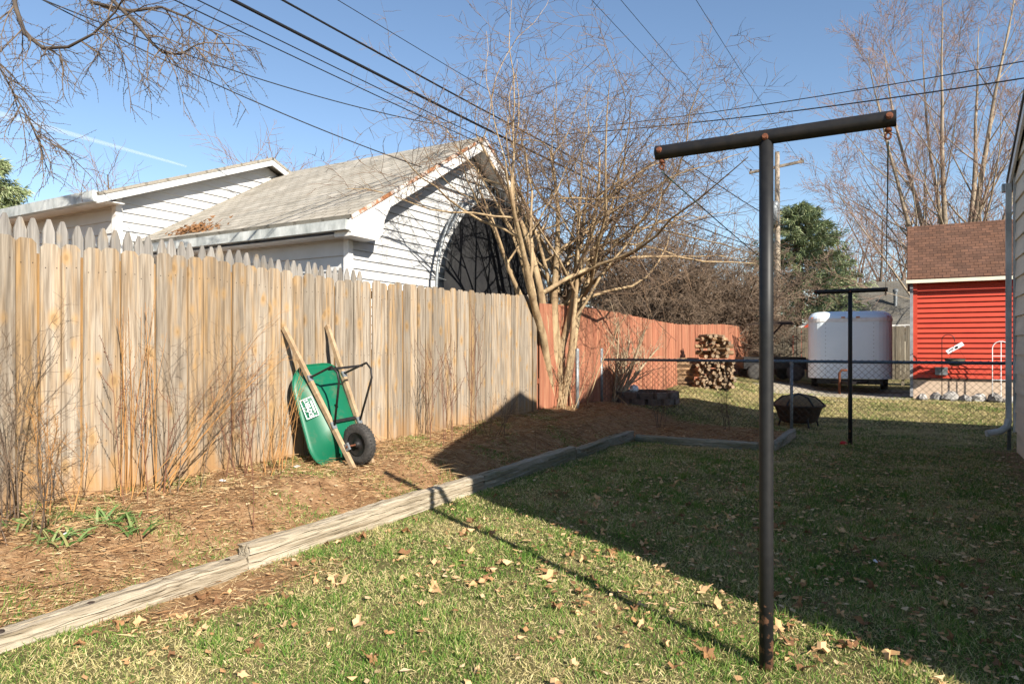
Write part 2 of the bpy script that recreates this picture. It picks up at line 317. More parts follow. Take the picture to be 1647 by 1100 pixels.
def strips(name, P, D, Lh, W, tint, m, bend=.4, nseg=3):
    """N tapered blades: base P, direction D (unit), length, width, tint -> one mesh"""
    N = len(P); D = D / np.linalg.norm(D, axis=1, keepdims=True)
    s = np.cross(D, np.array([0, 0, 1.0])); sn = np.linalg.norm(s, axis=1, keepdims=True); s = np.where(sn > 1e-4, s / np.maximum(sn, 1e-4), np.array([1.0, 0, 0]))
    ang = rng.uniform(0, 2 * np.pi, N)[:, None]; up = np.cross(s, D); s2 = s * np.cos(ang) + up * np.sin(ang)
    vs_ = []
    for k in range(nseg):
        t = k / nseg; c = P + D * (Lh * t)[:, None]; c[:, 2] -= bend * Lh * t * t * .5
        h = s2 * (W * (1 - t * .7) / 2)[:, None]; vs_ += [c - h, c + h]
    tip = P + D * Lh[:, None]; tip[:, 2] -= bend * Lh * .5; vs_.append(tip)
    nv = 2 * nseg + 1; V = np.stack(vs_, 1).reshape(-1, 3); b = (np.arange(N) * nv)[:, None]
    quads = np.concatenate([b + np.array([[2 * k, 2 * k + 1, 2 * k + 3, 2 * k + 2]]) for k in range(nseg - 1)], 0) if nseg > 1 else np.zeros((0, 4), int)
    tris = b + np.array([[2 * nseg - 2, 2 * nseg - 1, 2 * nseg]])
    me = bpy.data.meshes.new(name); nq, ntr = len(quads), len(tris)
    me.vertices.add(len(V)); me.vertices.foreach_set('co', V.astype('f').ravel())
    me.loops.add(nq * 4 + ntr * 3); me.loops.foreach_set('vertex_index', np.concatenate([quads.ravel(), tris.ravel()]).astype('i'))
    me.polygons.add(nq + ntr); me.polygons.foreach_set('loop_start', np.concatenate([np.arange(nq) * 4, nq * 4 + np.arange(ntr) * 3]).astype('i'))
    me.update(calc_edges=True); a = me.attributes.new('tint', 'FLOAT', 'POINT'); a.data.foreach_set('value', np.repeat(tint, nv).astype('f'))
    return link(name, me, m)
M['grass'] = attr_mat('grass_blades', [(.045, .12, .015), (.10, .20, .03), (.22, .28, .065), (.48, .40, .18), (.62, .52, .28)], transl=.15, rough=.6)
M['straw'] = attr_mat('dry_litter', [(.11, .06, .03), (.27, .145, .065), (.39, .25, .125), (.52, .40, .23)], rough=.9)
M['leafdry'] = attr_mat('dry_leaf', [(.16, .08, .04), (.46, .25, .11), (.58, .37, .19), (.60, .45, .28)], rough=.8, transl=.1)
def scatter(n, x0, x1, y0, y1, falloff, zmin=2.0, ang=1.05):
    out = []; tot = 0
    while tot < n:
        x = rng.uniform(x0, x1, n); y = rng.uniform(y0, y1, n); Z = -.5 * x + .866 * y; X = .866 * x + .5 * y
        k = (Z > zmin) & (np.abs(X) < ang * Z) & (rng.uniform(0, 1, n) < (zmin / np.maximum(Z, zmin)) ** falloff); out.append(np.stack([x[k], y[k]], 1)); tot += k.sum()
    return np.concatenate(out)[:n]
def blades(name, label, xy, lo, hi, wd, straw, lean=.55, bend=.5):
    n = len(xy); P = np.column_stack([xy, ground(xy[:, 0], xy[:, 1]) - .004]); th = rng.uniform(0, 2 * np.pi, n); tl = np.abs(rng.normal(0, lean, n)) + .1
    D = np.column_stack([np.cos(th) * tl, np.sin(th) * tl, np.ones(n) * .9]); L_ = rng.uniform(lo, hi, n) * (1 + .45 * vnoise(xy[:, 0], xy[:, 1], 5.2, 9)); Zd = np.maximum(-.5 * xy[:, 0] + .866 * xy[:, 1], 1)
    patch = .5 + .5 * vnoise(xy[:, 0], xy[:, 1], 2.2, 3) * .8 + .25 * vnoise(xy[:, 0], xy[:, 1], 6.5, 7)
    dry = rng.uniform(0, 1, n) < np.clip(straw * (.35 + 1.3 * patch), 0, 1); tint = np.where(dry, rng.uniform(.6, 1, n), rng.uniform(0, .55, n))
    D[dry, 2] *= .45; L_ = np.where(dry, L_ * .9, L_)
    return tag(strips(name, P, D, L_, wd * (.6 + Zd * .13) * rng.uniform(.7, 1.3, n), tint, M['grass'], bend), label, 'grass', kind='stuff')
xy = scatter(280000, -3.72, 1.4, 1.2, 12.9, 1.5); keep = (rng.uniform(0, 1, len(xy)) > soil_mask(xy[:, 0], xy[:, 1]) * 1.2) & (vnoise(xy[:, 0], xy[:, 1], 3.7, 13) + .6 * vnoise(xy[:, 0], xy[:, 1], 8.1, 5) + rng.normal(0, .3, len(xy)) > -1.15)
blades('lawn_grass', 'short patchy green and straw lawn grass in the near yard', xy[keep], .025, .065, .0036, .60)
ctr = scatter(230, -3.6, 1.2, 1.6, 9, .8); xy = np.repeat(ctr, 70, axis=0) + rng.normal(0, .045, (230 * 70, 2)); xy = xy[soil_mask(xy[:, 0], xy[:, 1]) < .4]
blades('lawn_tufts', 'taller green tufts standing out of the lawn', xy, .05, .10, .004, .18)
xy = scatter(70000, -4.8, 8, 12.6, 20.4, .8, zmin=9); keep = rng.uniform(0, 1, len(xy)) > soil_mask(xy[:, 0], xy[:, 1]) * 1.1
blades('far_lawn_grass', 'straw coloured lawn beyond the chain link fence', xy[keep], .03, .07, .0038, .9)
xy = scatter(60000, -5.15, -3.8, .8, 10, 1.0); keep = (vnoise(xy[:, 0], xy[:, 1], 3.1, 11) + .5 * vnoise(xy[:, 0], xy[:, 1], 9, 4) + rng.normal(0, .25, len(xy))) > .25
blades('bed_grass', 'sparse grass tufts growing in the bare planting bed', xy[keep], .02, .06, .0035, .4)
# litter of straw, twigs and leaf scraps on the bed
xy = np.concatenate([(lambda q: q[(vnoise(q[:, 0], q[:, 1], 2.3, 21) + rng.normal(0, .45, len(q))) > -.25])(scatter(52000, -5.2, -3.8, .8, 12.6, 1.0)), scatter(7000, -3.8, -1.7, 10.5, 12.6, .5), scatter(1500, -3.7, -3.2, 2, 3.4, .5)])
n = len(xy); P = np.column_stack([xy, ground(xy[:, 0], xy[:, 1]) + rng.uniform(.0, .02, n)]); th = rng.uniform(0, 2 * np.pi, n)
D = np.column_stack([np.cos(th), np.sin(th), rng.normal(.05, .18, n)])
tag(strips('bed_litter', P, D, rng.uniform(.02, .11, n), rng.uniform(.002, .007, n), rng.uniform(0, 1, n), M['straw'], .05, 2), 'dry straw, twigs and leaf scraps littering the planting bed', 'litter', kind='stuff')
xy = np.concatenate([scatter(1100, -5.05, -3.85, 5.6, 12.4, .3), scatter(260, -3.8, -1.8, 10.6, 12.4, .2), scatter(330, -5.1, -3.9, 1.0, 5.8, .3)]); n = len(xy)
P = np.column_stack([xy, ground(xy[:, 0], xy[:, 1]) + rng.uniform(.005, .07, n)]); th = rng.uniform(0, 2 * np.pi, n); D = np.column_stack([np.cos(th), np.sin(th), rng.normal(.08, .22, n)])
tag(strips('dead_stalk_litter', P, D, rng.uniform(.15, .6, n), rng.uniform(.004, .009, n), rng.uniform(0, .8, n), M['straw'], .15, 3), 'fallen dead stalks matted over the shaded end of the bed', 'stalks', kind='stuff')
# ---------------------------------------------------------------- fallen leaves
def leaf_mesh(k):
    r = random.Random(k); n = 14; pts = []
    for i in range(n):
        a = 2 * math.pi * i / n; lobe = 1 if i % 2 == 0 else (.55 + .2 * r.random()); ex = 1.5 if i in (0,) else 1
        pts.append((math.cos(a) * .042 * lobe * ex * (1.15 if abs(math.cos(a)) > .7 else .85), math.sin(a) * .032 * lobe, .012 * math.sin(2 * a + k) + .010 * r.random()))
    b = MB(); b.add([(0, 0, .004)] + pts, [(0, i + 1, (i + 1) % n + 1) for i in range(n)])
    b.tube([(.055, 0, .008), (.085, .006, .004)], .0014, 4)
    me = b.mesh('fallen_leaf'); a = me.attributes.new('tint', 'FLOAT', 'POINT'); t = r.random(); a.data.foreach_set('value', [t] * len(me.vertices)); me.materials.append(M['leafdry']); return me
LM = [leaf_mesh(k) for k in range(9)]; LT = [q.attributes['tint'].data[0].value for q in LM]
lp = scatter(270, -3.66, 1.2, 1.6, 7.5, 1.0, ang=.78)
for i, (x, y) in enumerate(lp):
    o = link('fallen_leaf', LM[i % 9], None); s = random.choice((.45, .6, .75, .9, 1.1)) * random.uniform(.85, 1.15); o.location = (x, y, gz(x, y) + .02)
    o.rotation_euler = (random.gauss(0, .35), random.gauss(0, .35), random.uniform(0, 6.28)); o.scale = (s, s, s * 1.6)
    tn = LT[i % 9]; cl_ = 'dark brown' if tn < .25 else 'orange brown' if tn < .5 else 'tan' if tn < .75 else 'pale tan'
    sz_ = 'small' if s < .6 else 'large' if s > .9 else 'medium'
    pl = 'close to the timber edging' if x < -3.1 else 'right of the near post' if side(x, y) > .3725 * depth(x, y) else 'just left of the near post' if y < 3.4 else 'between the timbers and near post'
    tag(o, f'{sz_} {cl_} curled leaf on the lawn {pl}', 'leaf', f'{sz_} {cl_} leaves on the lawn {pl}')
def leaf_stuff(name, label, xy, sc, z0=.012):
    n = len(xy); V = []; F = []; T = []
    for (x, y) in xy:
        a = random.uniform(0, 6.28); s = sc * random.uniform(.5, 1.2); c, d = math.cos(a) * s, math.sin(a) * s; z = gz(x, y) + z0; b = len(V); q = lambda: random.uniform(0, .6) * s
        V += [(x + c, y + d, z + q()), (x - d * .6, y + c * .6, z + q()), (x - c, y - d, z + q()), (x + d * .6, y - c * .6, z + q())]; F += [(b, b + 1, b + 2), (b, b + 2, b + 3)]; T += [random.random()] * 4
    me = bpy.data.meshes.new(name); me.from_pydata(V, [], F); at = me.attributes.new('tint', 'FLOAT', 'POINT'); at.data.foreach_set('value', T)
    return tag(link(name, me, M['leafdry']), label, 'leaves', kind='stuff')
leaf_stuff('lawn_leaf_scraps', 'scattered dry leaf scraps over the lawn', np.concatenate([scatter(1500, -3.66, 1.3, 1.6, 12.8, .5), scatter(2600, -2.6, 1.3, 3.4, 11.5, .4)]), .024, .02)
leaf_stuff('bed_leaf_scraps', 'dry leaf scraps scattered over the planting bed', np.concatenate([scatter(1700, -5.15, -3.75, .8, 12.8, .6), scatter(600, -3.7, -1.7, 10.5, 12.6, .3)]), .022)

# ---------------------------------------------------------------- board fence
def dog_board(wd, h, th, clip, tip=None, nails=False):
    b = MB(); hw = wd / 2
    if tip: prof = [(-hw, 0), (hw, 0), (hw, h - tip), (hw * .62, h - tip * .45), (hw * .25, h), (-hw * .25, h), (-hw * .62, h - tip * .45), (-hw, h - tip)]
    else: prof = [(-hw, 0), (hw, 0), (hw, h - clip), (hw - clip, h), (-hw + clip, h), (-hw, h - clip)]
    b.poly([(th / 2, y, z) for y, z in prof], (-th, 0, 0)); nb = len(b.f)
    if nails:
        for z in (.42, 1.05, 1.68):
            for y in (-hw * .55, hw * .5): b.box((th / 2, y + random.gauss(0, .004), z + random.gauss(0, .012)), (.002, .007, .007))
    me = b.mesh('board'); me.materials.append(None); me.materials.append(M['brownm'])
    for p in me.polygons[nb:]: p.material_index = 1
    return me
def fence_run(root, x, y0, y1, pitch, h, topf, m, clip=.022, tip=None, wd=None, jit=.01, name='board', along='y', kw=(1, .985, .97)):
    mes = [dog_board((wd or pitch - .004) * k, h, .018, clip, tip, pitch > .1404) for k in kw for _ in range(2)]
    for q in mes: q.materials[0] = m
    n = int((y1 - y0) / pitch)
    for i in range(n):
        y = y0 + pitch * (i + .5); o = bpy.data.objects.new(name, random.choice(mes)); COL.objects.link(o); o.parent = root
        z = topf(y) - h + random.gauss(0, jit); dx = random.choice((0, .009, -.007)) + random.gauss(0, .003)
        o.location = (x + dx, y, z) if along == 'y' else (y, x + dx, z)
        o.rotation_euler = (random.gauss(0, .004), 0, random.gauss(0, .015) + (0 if along == 'y' else R(90)))
def rails(root, x, y0, y1, zs, m, along='y', off=-.03):
    for z0, z1 in zs:
        a, b_ = ((x + off, y0, z0), (x + off, y1, z1)) if along == 'y' else ((y0, x + off, z0), (y1, x + off, z1))
        MB().bar(a, b_, .038, .085).build('rail', m, root)
    n = int(abs(y1 - y0) / 2.4)
    for i in range(n + 1):
        y = y0 + (y1 - y0) * i / n; p = (x + off - .06, y) if along == 'y' else (y, x + off + .06)
        MB().box((p[0], p[1], (zs[-1][1] + .1 + 0) / 2), (.09, .09, zs[-1][1] + .1)).build('post', m, root)
f = thing('board_fence', 'tall weathered tan dog-ear board fence on the left of the yard', 'fence', loc=(0, 0, 0))
topf = lambda y: 2.19 + .09 * max(0, min(1, (y - 6) / 4)) + .012 * math.sin(y * 2.1)
fence_run(f, -5.18, .9, 9.80, .1405, 1.86, topf, M['fence'], .03, kw=(.985, .955, .93, .90))
bk_ = [dog_board(.05, 1.80, .014, .004) for _ in range(2)]
for q in bk_: q.materials[0] = M['fenceg']
for i in range(63):
    y = .9 + .1405 * (i + 1); o = bpy.data.objects.new('backing_board', bk_[i % 2]); COL.objects.link(o); o.parent = f; o.location = (-5.199 + random.gauss(0, .001), y + random.gauss(0, .004), topf(y) - 1.88)
rails(f, -5.2, .9, 9.7, [(.7, .78), (1.35, 1.42), (2.0, 2.08)], M['fence'])
f = thing('picket_fence', 'grey gothic-point picket fence of the neighbour showing behind the tan board fence', 'fence')
fence_run(f, -6.1, .2, 6.75, .108, 1.95, lambda y: 2.50 - .02 * max(0, y - 3), M['picket'], tip=.1, wd=.088)
rails(f, -6.1, .2, 6.7, [(.9, .9), (2.1, 2.05)], M['picket'])
f = thing('red_fence', 'faded red stained board fence running back past the woodpile', 'fence')
topr = lambda y: 2.20 - .10 * math.exp(-((y - 17) / 4.5) ** 2) + .03 * math.sin(y * .6)
fence_run(f, -5.22, 9.95, 27.1, .14, 1.85, topr, M['redf'], .004, jit=.006)
rails(f, -5.22, 9.95, 27, [(.9, .9), (1.9, 1.95)], M['redf'])
f = thing('back_fence', 'brown grey vertical board fence closing the far end of the yard', 'fence')
fence_run(f, 27.25, -5.1, 7.5, .145, 1.85, lambda y: 2.2, M['backf'], .02, along='x', jit=.008)
rails(f, 27.25, -5.1, 7.4, [(.9, .9), (1.95, 1.95)], M['backf'], along='x', off=.03)

# ---------------------------------------------------------------- landscape timbers
def timber(label, x0, y0, x1, y1, ztop, m, wd=.115, hgt=.13, plugs=0):
    d = Vector((x1 - x0, y1 - y0, 0)); L_ = d.length; o = thing('landscape_timber', label, 'timber', 'timbers edging the bed', (x0, y0, 0), math.atan2(d.y, d.x) - math.pi / 2)
    b = MB(); n = 34; prof = []
    for (px, pz) in ((-.5, -.5), (-.5, .40), (-.44, .48), (-.12, .5), (-.02, .5), (.02, .43), (.06, .5), (.2, .5), (.45, .47), (.5, .40), (.5, .16), (.40, .12), (.49, .08), (.5, -.12), (.46, -.16), (.5, -.2), (.47, -.5)): prof.append((px * wd, pz * hgt))
    k = len(prof)
    for i in range(n + 1):
        y = L_ * i / n
        for j, (px, pz) in enumerate(prof): b.v.append((px + .006 * math.sin(y * 5 + j * 2) + random.gauss(0, .0035), y + (random.gauss(0, .008) if i in (0, n) else 0), ztop - hgt / 2 + pz + .006 * math.sin(y * 2.3 + x0 * 9) + random.gauss(0, .003)))
    for i in range(n):
        for j in range(k): b.f.append((i * k + j, i * k + (j + 1) % k, (i + 1) * k + (j + 1) % k, (i + 1) * k + j))
    b.f.append(tuple(range(k))); b.f.append(tuple(n * k + j for j in range(k))[::-1])
    bo = b.build('beam', m, o)
    for i in range(plugs):
        y = L_ - .12 - i * .42; MB().lathe((.01, y, ztop + .001), (0, 0, 1), [(0, .006), (.017, .006), (.02, .0), (.02, -.02)], 12).build('spike_hole', M['brownm'], o)
timber('lowest pale timber nearest the camera with dark spike holes', -3.755, .6, -3.755, 2.98, .095, M['timber'], plugs=4)
timber('split pale timber in sunlight beside the green lawn edge', -3.755, 2.99, -3.755, 5.84, .165, M['timber'], .115, .17)
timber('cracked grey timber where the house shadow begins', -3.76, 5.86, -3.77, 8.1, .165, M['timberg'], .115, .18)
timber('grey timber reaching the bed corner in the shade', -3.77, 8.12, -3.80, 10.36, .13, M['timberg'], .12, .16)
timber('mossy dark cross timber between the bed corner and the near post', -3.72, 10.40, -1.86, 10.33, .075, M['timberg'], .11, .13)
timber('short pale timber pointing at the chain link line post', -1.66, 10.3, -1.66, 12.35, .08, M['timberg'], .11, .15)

# ---------------------------------------------------------------- clothesline posts and lines
def paint_mat():
    m = mat('black_post_paint', (.010, .010, .011), (.016, .016, .016), rough=.5, scale=25, spec=.3); n = m.node_tree; L = n.links.new; p = n.nodes['Principled BSDF']
    tc = nd(m, 'ShaderNodeTexCoord'); nz = nd(m, 'ShaderNodeTexNoise'); nz.inputs['Scale'].default_value = 22; nz.inputs['Detail'].default_value = 5; L(tc.outputs['Object'], nz.inputs[0])
    sp = nd(m, 'ShaderNodeSeparateXYZ'); L(tc.outputs['Object'], sp.inputs[0]); mr = nd(m, 'ShaderNodeMapRange'); mr.inputs[1].default_value = .0; mr.inputs[2].default_value = .5; mr.inputs[3].default_value = .12; mr.inputs[4].default_value = -.2; L(sp.outputs[2], mr.inputs[0])
    ad = nd(m, 'ShaderNodeMath'); L(nz.outputs[0], ad.inputs[0]); L(mr.outputs[0], ad.inputs[1])
    rp = nd(m, 'ShaderNodeValToRGB'); rp.color_ramp.elements[0].position = .56; rp.color_ramp.elements[1].position = .60; L(ad.outputs[0], rp.inputs[0])
    old = p.inputs['Base Color'].links[0].from_socket; mx = nd(m, 'ShaderNodeMix'); mx.data_type = 'RGBA'; L(rp.outputs[0], mx.inputs[0]); L(old, mx.inputs[6]); mx.inputs[7].default_value = (.15, .075, .045, 1); L(mx.outputs[2], p.inputs['Base Color'])
    return m
M['postpaint'] = paint_mat()
def tpost(label, x, y, z, H=2.41):
    o = thing('clothesline_post', label, 'post', 'clothesline posts', (x, y, z)); r = .031
    MB().tube([(0, 0, -.1), (0, 0, .6), (0, 0, 1.5), (0, 0, H - r * .6)], r, 20).build('upright', M['postpaint'], o, True)
    c = MB(); n = 20
    c.tube([(-.515, 0, H), (.515, 0, H)], .034, n, cap=False); c.tube([(.515, 0, H), (-.515, 0, H)], .029, n, cap=False)
    for s in (-1, 1): c.lathe((s * .515, 0, H), (s, 0, 0), [(.029, 0), (.034, 0)], n); c.lathe((s * .46, 0, H), (1, 0, 0), [(0, 0), (.029, 0)], n)
    cb = c.build('crossbar', M['blackm'], o, True)
    MB().lathe((0, -.02, H - .01), (0, -1, .3), [(0, .022), (.012, .022), (.015, .012), (.015, 0)], 8).build('bolt', M['rust'], o)
    for s in (-1, 1):
        MB().lathe((s * .49, -.026, H + .004), (0, -1, .4), [(0, .014), (.012, .013), (.016, .004), (.016, -.01)], 10).build('bolt', M['rust'], o)
        e = MB(); e.tube([(s * .485, 0, H - .03), (s * .485, 0, H - .055)], .008, 8); e.lathe((s * .485, 0, H - .045), (0, 0, 1), [(0, -.006), (.015, -.006), (.015, .006), (0, .006)], 6)
        e.tube([(s * .485 + .011 * math.cos(a), 0, H - .070 + .013 * math.sin(a)) for a in np.linspace(0, 6.1, 12)], .0045, 6); e.build('eye_bolt', M['rust'], o, True)
    return o
NT = (-.55, 3.262, -.005); FT = (-.757, 11.88, -.075)
tpost('near black steel clothesline post rising beside the lawn shadow edge', *NT); tpost('distant black steel clothesline post in front of the white trailer', *FT)
def cable(name, label, cat, a, b, r, sag=0, m=None, group=None, n=28, wob=0):
    a = Vector(a); b = Vector(b); P = []
    for i in range(n + 1):
        t = i / n; p = a.lerp(b, t); p.z -= 4 * sag * t * (1 - t); p.z += wob * math.sin(t * 90); P.append(p)
    return tag(MB().tube(P, r, 6).build(name, m or M['cable'], None, True), label, cat, group)
for s, nm in ((-1, 'left'), (1, 'right')):
    cable('clothesline', f'thin clothesline strung from the {nm} ends of the two post crossbars', 'clothesline', (NT[0] + s * .485, NT[1], NT[2] + 2.315), (FT[0] + s * .485, FT[1], FT[2] + 2.315), .0032, .05, M['line'], 'clotheslines')
# ---------------------------------------------------------------- house on the right, with its lower side wing
def courses(root, O, A, N, rng_z, z0, z1, step, m, name='siding_course', t0=.004, t1=.02):
    O = Vector(O); A = Vector(A); N = Vector(N); z = z0
    while z < z1 - .01:
        zt = min(z + step, z1); r0 = rng_z(z); r1 = rng_z(zt)
        if r0 and r0[1] - r0[0] > .05:
            if not r1 or r1[1] - r1[0] < .02: mid = (r0[0] + r0[1]) / 2; r1 = (mid - .01, mid + .01)
            P = lambda a, n_, zz: O + A * a + N * n_ + Vector((0, 0, zz - O.z))
            b = MB(); b.add([P(r0[0], 0, z), P(r0[1], 0, z), P(r0[1], t1, z), P(r0[0], t1, z), P(r1[0], 0, zt), P(r1[1], 0, zt), P(r1[1], t0, zt), P(r1[0], t0, zt)],
                            [(0, 1, 2, 3), (4, 7, 6, 5), (0, 4, 5, 1), (3, 2, 6, 7), (0, 3, 7, 4), (1, 5, 6, 2)])
            b.build(name, m, root)
        z += step
def gable_range(y0, y1, ze, yr, zr):
    def f(z):
        if z <= ze: return (y0, y1)
        t = (z - ze) / (zr - ze)
        return (y0 + (yr - y0) * t, y1 + (yr - y1) * t) if t < 1 else None
    return f
hs = thing('house', 'cream lap-sided house at the right edge with downspout', 'house', loc=(1.37, 12.3, 0))
def at_h(b, name, m, smooth=False): o = b.build(name, m, hs, smooth); o.matrix_parent_inverse = hs.matrix_world.inverted() if False else Matrix.Translation((-1.37, -12.3, 0)); return o
def hkids():
    for o in list(hs.children):
        if o.matrix_parent_inverse == Matrix.Identity(4): o.matrix_parent_inverse = Matrix.Translation((-1.37, -12.3, 0))
y0, y1, ze, yr, zr = 6.4, 12.25, 4.0, 9.3, 5.3
at_h(MB().poly([(1.39, y0, -.2), (1.39, y1, -.2), (1.39, y1, ze), (1.39, yr, zr), (1.39, y0, ze)], (7, 0, 0)), 'wall', M['cream'])
at_h(MB().box((4.9, 9.325, .0), (7.0, 5.85, .5)), 'foundation', M['found'])
courses(hs, (1.39, 0, 0), (0, 1, 0), (-1, 0, 0), gable_range(y0, y1 - .03, ze, yr, zr), .25, zr, .275, M['cream'], t1=.028)
at_h(MB().box((1.385, y1 - .0, 2.1), (.07, .07, 3.75)), 'corner_trim', M['gutter'])
for s in (0, 1):
    ya, sl_ = (y1 + .35, (zr - ze) / (yr - y1)) if s else (y0 - .3, (zr - ze) / (yr - y0))
    za = zr + sl_ * (ya - yr)
    at_h(MB().slab((1.30, ya, za + .12), (8.6, ya, za + .12), (8.6, yr, zr + .12), (1.30, yr, zr + .12), .07), 'roof', M['roofd'])
    at_h(MB().poly([(1.315, ya, za - .1), (1.315, ya, za + .045), (1.315, yr, zr + .045), (1.315, yr, zr - .1)], (.03, 0, 0)), 'rake_board', M['trim'])
at_h(MB().box((4.9, y1 + .36, za + .0), (7.3, .11, .12)), 'gutter', M['gutter'])
ds = MB(); ds.bar((1.30, y1 + .05, .36), (1.30, y1 + .05, 3.85), .07, .055, (0, 1, 0)); at_h(ds, 'downspout', M['gutter'])
el = MB(); el.tube([(1.30, y1 + .05, .40), (1.28, y1 + .03, .30), (1.20, y1 - .02, .23), (1.02, y1 - .1, .19)], .048, 8); at_h(el, 'downspout_elbow', M['gutter'])
# wing (casts the near lawn shadow)
wy0, wy1, wze, wyr, wzr = 2.75, 8.5, 4.0, 5.7, 5.05
at_h(MB().poly([(1.6, wy0, -.2), (1.6, 6.38, -.2), (1.6, 6.38, 4.7), (1.6, wyr, wzr - .1), (1.6, wy0, wze - .1)], (5, 0, 0)), 'wing_wall', M['cream'])
courses(hs, (1.6, 0, 0), (0, 1, 0), (-1, 0, 0), lambda z: (wy0, 6.36) if z < wze else None, .25, 3.9, .275, M['cream'], t1=.028)
for s in (0, 1):
    ya = wy1 + .1 if s else wy0 - .08; sl_ = (wzr - wze) / (wyr - wy0); za = wzr - abs(ya - wyr) * sl_
    at_h(MB().slab((1.27, ya, za + .03), (7.5, ya, za + .03), (7.5, wyr, wzr + .03), (1.27, wyr, wzr + .03), .09), 'wing_roof', M['roofd'])
hkids()

# ---------------------------------------------------------------- neighbour garage and house (white siding)
g = thing('garage', 'white sided garage with grey shingle roof beyond the board fence', 'garage', loc=(-6.5, 6.88, 0))
TG = Matrix.Translation((6.5, -6.88, 0))
def kid(b, name, m, root, T, smooth=False): o = b.build(name, m, root, smooth); o.matrix_parent_inverse = T; return o
def kids_fix(root, T):
    for o in root.children:
        if o.matrix_parent_inverse == Matrix.Identity(4): o.matrix_parent_inverse = T
ya, yb, yr, ze, zr = 6.88, 12.7, 9.79, 3.02, 4.80
kid(MB().poly([(-6.53, ya + .02, .2), (-6.53, yb - .02, .2), (-6.53, yb - .02, ze), (-6.53, yr, zr), (-6.53, ya + .02, ze)], (-4.45, 0, 0)), 'wall', M['siding'], g, TG)
courses(g, (-6.53, 0, 0), (0, 1, 0), (1, 0, 0), gable_range(ya + .06, yb - .06, ze, yr, zr), .5, zr, .127, M['siding'], t1=.026)
courses(g, (0, ya + .02, 0), (1, 0, 0), (0, -1, 0), lambda z: (-10.9, -6.60), .5, ze, .2, M['siding'], t1=.028)
kid(MB().box((-6.525, ya + .0, 1.7), (.09, .09, 2.6)), 'corner_trim', M['trim'], g, TG)
sl_ = (4.97 - 3.11) / (9.79 - 6.6)
for s in (-1, 1):
    ye = yr + s * 3.2; zE = 3.11
    kid(MB().slab((-6.2, ye, zE + .06), (-10.98, ye, zE + .06), (-10.98, yr, 5.03), (-6.2, yr, 5.03), .05), 'roof', M['roofg'], g, TG)
    kid(MB().poly([(-6.2, ye, zE - .16), (-6.2, ye, zE + .005), (-6.2, yr, 4.975), (-6.2, yr, 4.80)], (-.03, 0, 0)), 'rake_board', M['trim'], g, TG)
    kid(MB().poly([(-6.195, ye, zE + .0), (-6.195, ye, zE + .055), (-6.195, yr, 5.025), (-6.195, yr, 4.97)], (.012, 0, 0)), 'drip_edge', M['rustedge'], g, TG)
    kid(MB().poly([(-6.24, ye + .02 * s, zE - .10), (-6.52, ye + .02 * s, zE - .10), (-6.52, yr, 4.82), (-6.24, yr, 4.82)], (0, 0, .012)), 'soffit', M['trim'], g, TG)
kid(MB().box((-8.6, ya - .13, 2.93), (4.7, .28, .015)), 'eave_soffit', M['trim'], g, TG)
kid(MB().box((-8.6, 6.57, 3.035), (4.75, .12, .13)), 'gutter', M['gutter'], g, TG)
kid(MB().poly([(-6.205, 6.6, 2.9), (-6.205, 7.1, 2.9), (-6.205, 7.2, 3.0), (-6.205, 7.25, 3.2), (-6.205, 7.4, 3.45), (-6.205, 6.6, 3.02)], (-.3, 0, 0)), 'eave_return', M['trim'], g, TG)
lt = MB()
for i in range(260):
    x = -9.6 + random.gauss(0, .28); y = 6.66 + abs(random.gauss(0, .10)); z = 3.16 + (y - 6.6) * sl_ + abs(random.gauss(0, .05)); a = random.uniform(0, 6.28); l = random.uniform(.03, .1)
    lt.add([(x, y, z), (x + l * math.cos(a), y + l * math.sin(a) * .5, z + random.uniform(-.02, .05)), (x + .03, y + .03, z + .05)], [(0, 1, 2)])
kids_fix(g, TG)
tag(lt.build('leaf_pile', mat('brown_leaf_pile', (.30, .15, .06), (.12, .06, .03), scale=20)), 'heap of brown leaves caught on the garage gutter', 'leaves', kind='stuff')
n2 = thing('neighbour_house', 'white gabled house wall rising behind the garage roof at left', 'house', loc=(-11, 6.35, 0)); T2 = Matrix.Translation((11, -6.35, 0))
ya, yb, yr, ze, zr = 6.35, 12.15, 9.25, 3.90, 5.06
kid(MB().poly([(-11.03, ya, .2), (-11.03, yb, .2), (-11.03, yb, ze), (-11.03, yr, zr), (-11.03, ya, ze)], (-7, 0, 0)), 'wall', M['siding'], n2, T2)
courses(n2, (-11.03, 0, 0), (0, 1, 0), (1, 0, 0), gable_range(ya + .05, yb, ze, yr, zr), 2.9, zr, .15, M['siding'], t1=.03)
courses(n2, (0, ya, 0), (1, 0, 0), (0, -1, 0), lambda z: (-18, -11.1), 1.9, ze - .05, .2, M['siding'], t1=.028)
kid(MB().box((-11.02, ya, 2.4), (.11, .11, 2.9)), 'corner_trim', M['trim'], n2, T2)
s2 = (zr - ze) / (yr - ya)
for s in (-1, 1):
    ye = yr + s * 3.35; zE = zr - 3.35 * s2
    kid(MB().slab((-10.75, ye, zE + .12), (-18.3, ye, zE + .12), (-18.3, yr, zr + .12), (-10.75, yr, zr + .12), .05), 'roof', M['roofg'], n2, T2)
    kid(MB().poly([(-10.76, ye, zE - .05), (-10.76, ye, zE + .065), (-10.76, yr, zr + .065), (-10.76, yr, zr - .04)], (-.03, 0, 0)), 'rake_board', M['siding'], n2, T2)
kid(MB().box((-14.5, ya - .45, 3.78), (7.4, .1, .17)), 'gutter', M['gutter'], n2, T2)
kid(MB().box((-14.5, ya - .22, 3.74), (7.4, .42, .015)), 'soffit', M['trim'], n2, T2)
kids_fix(n2, T2)
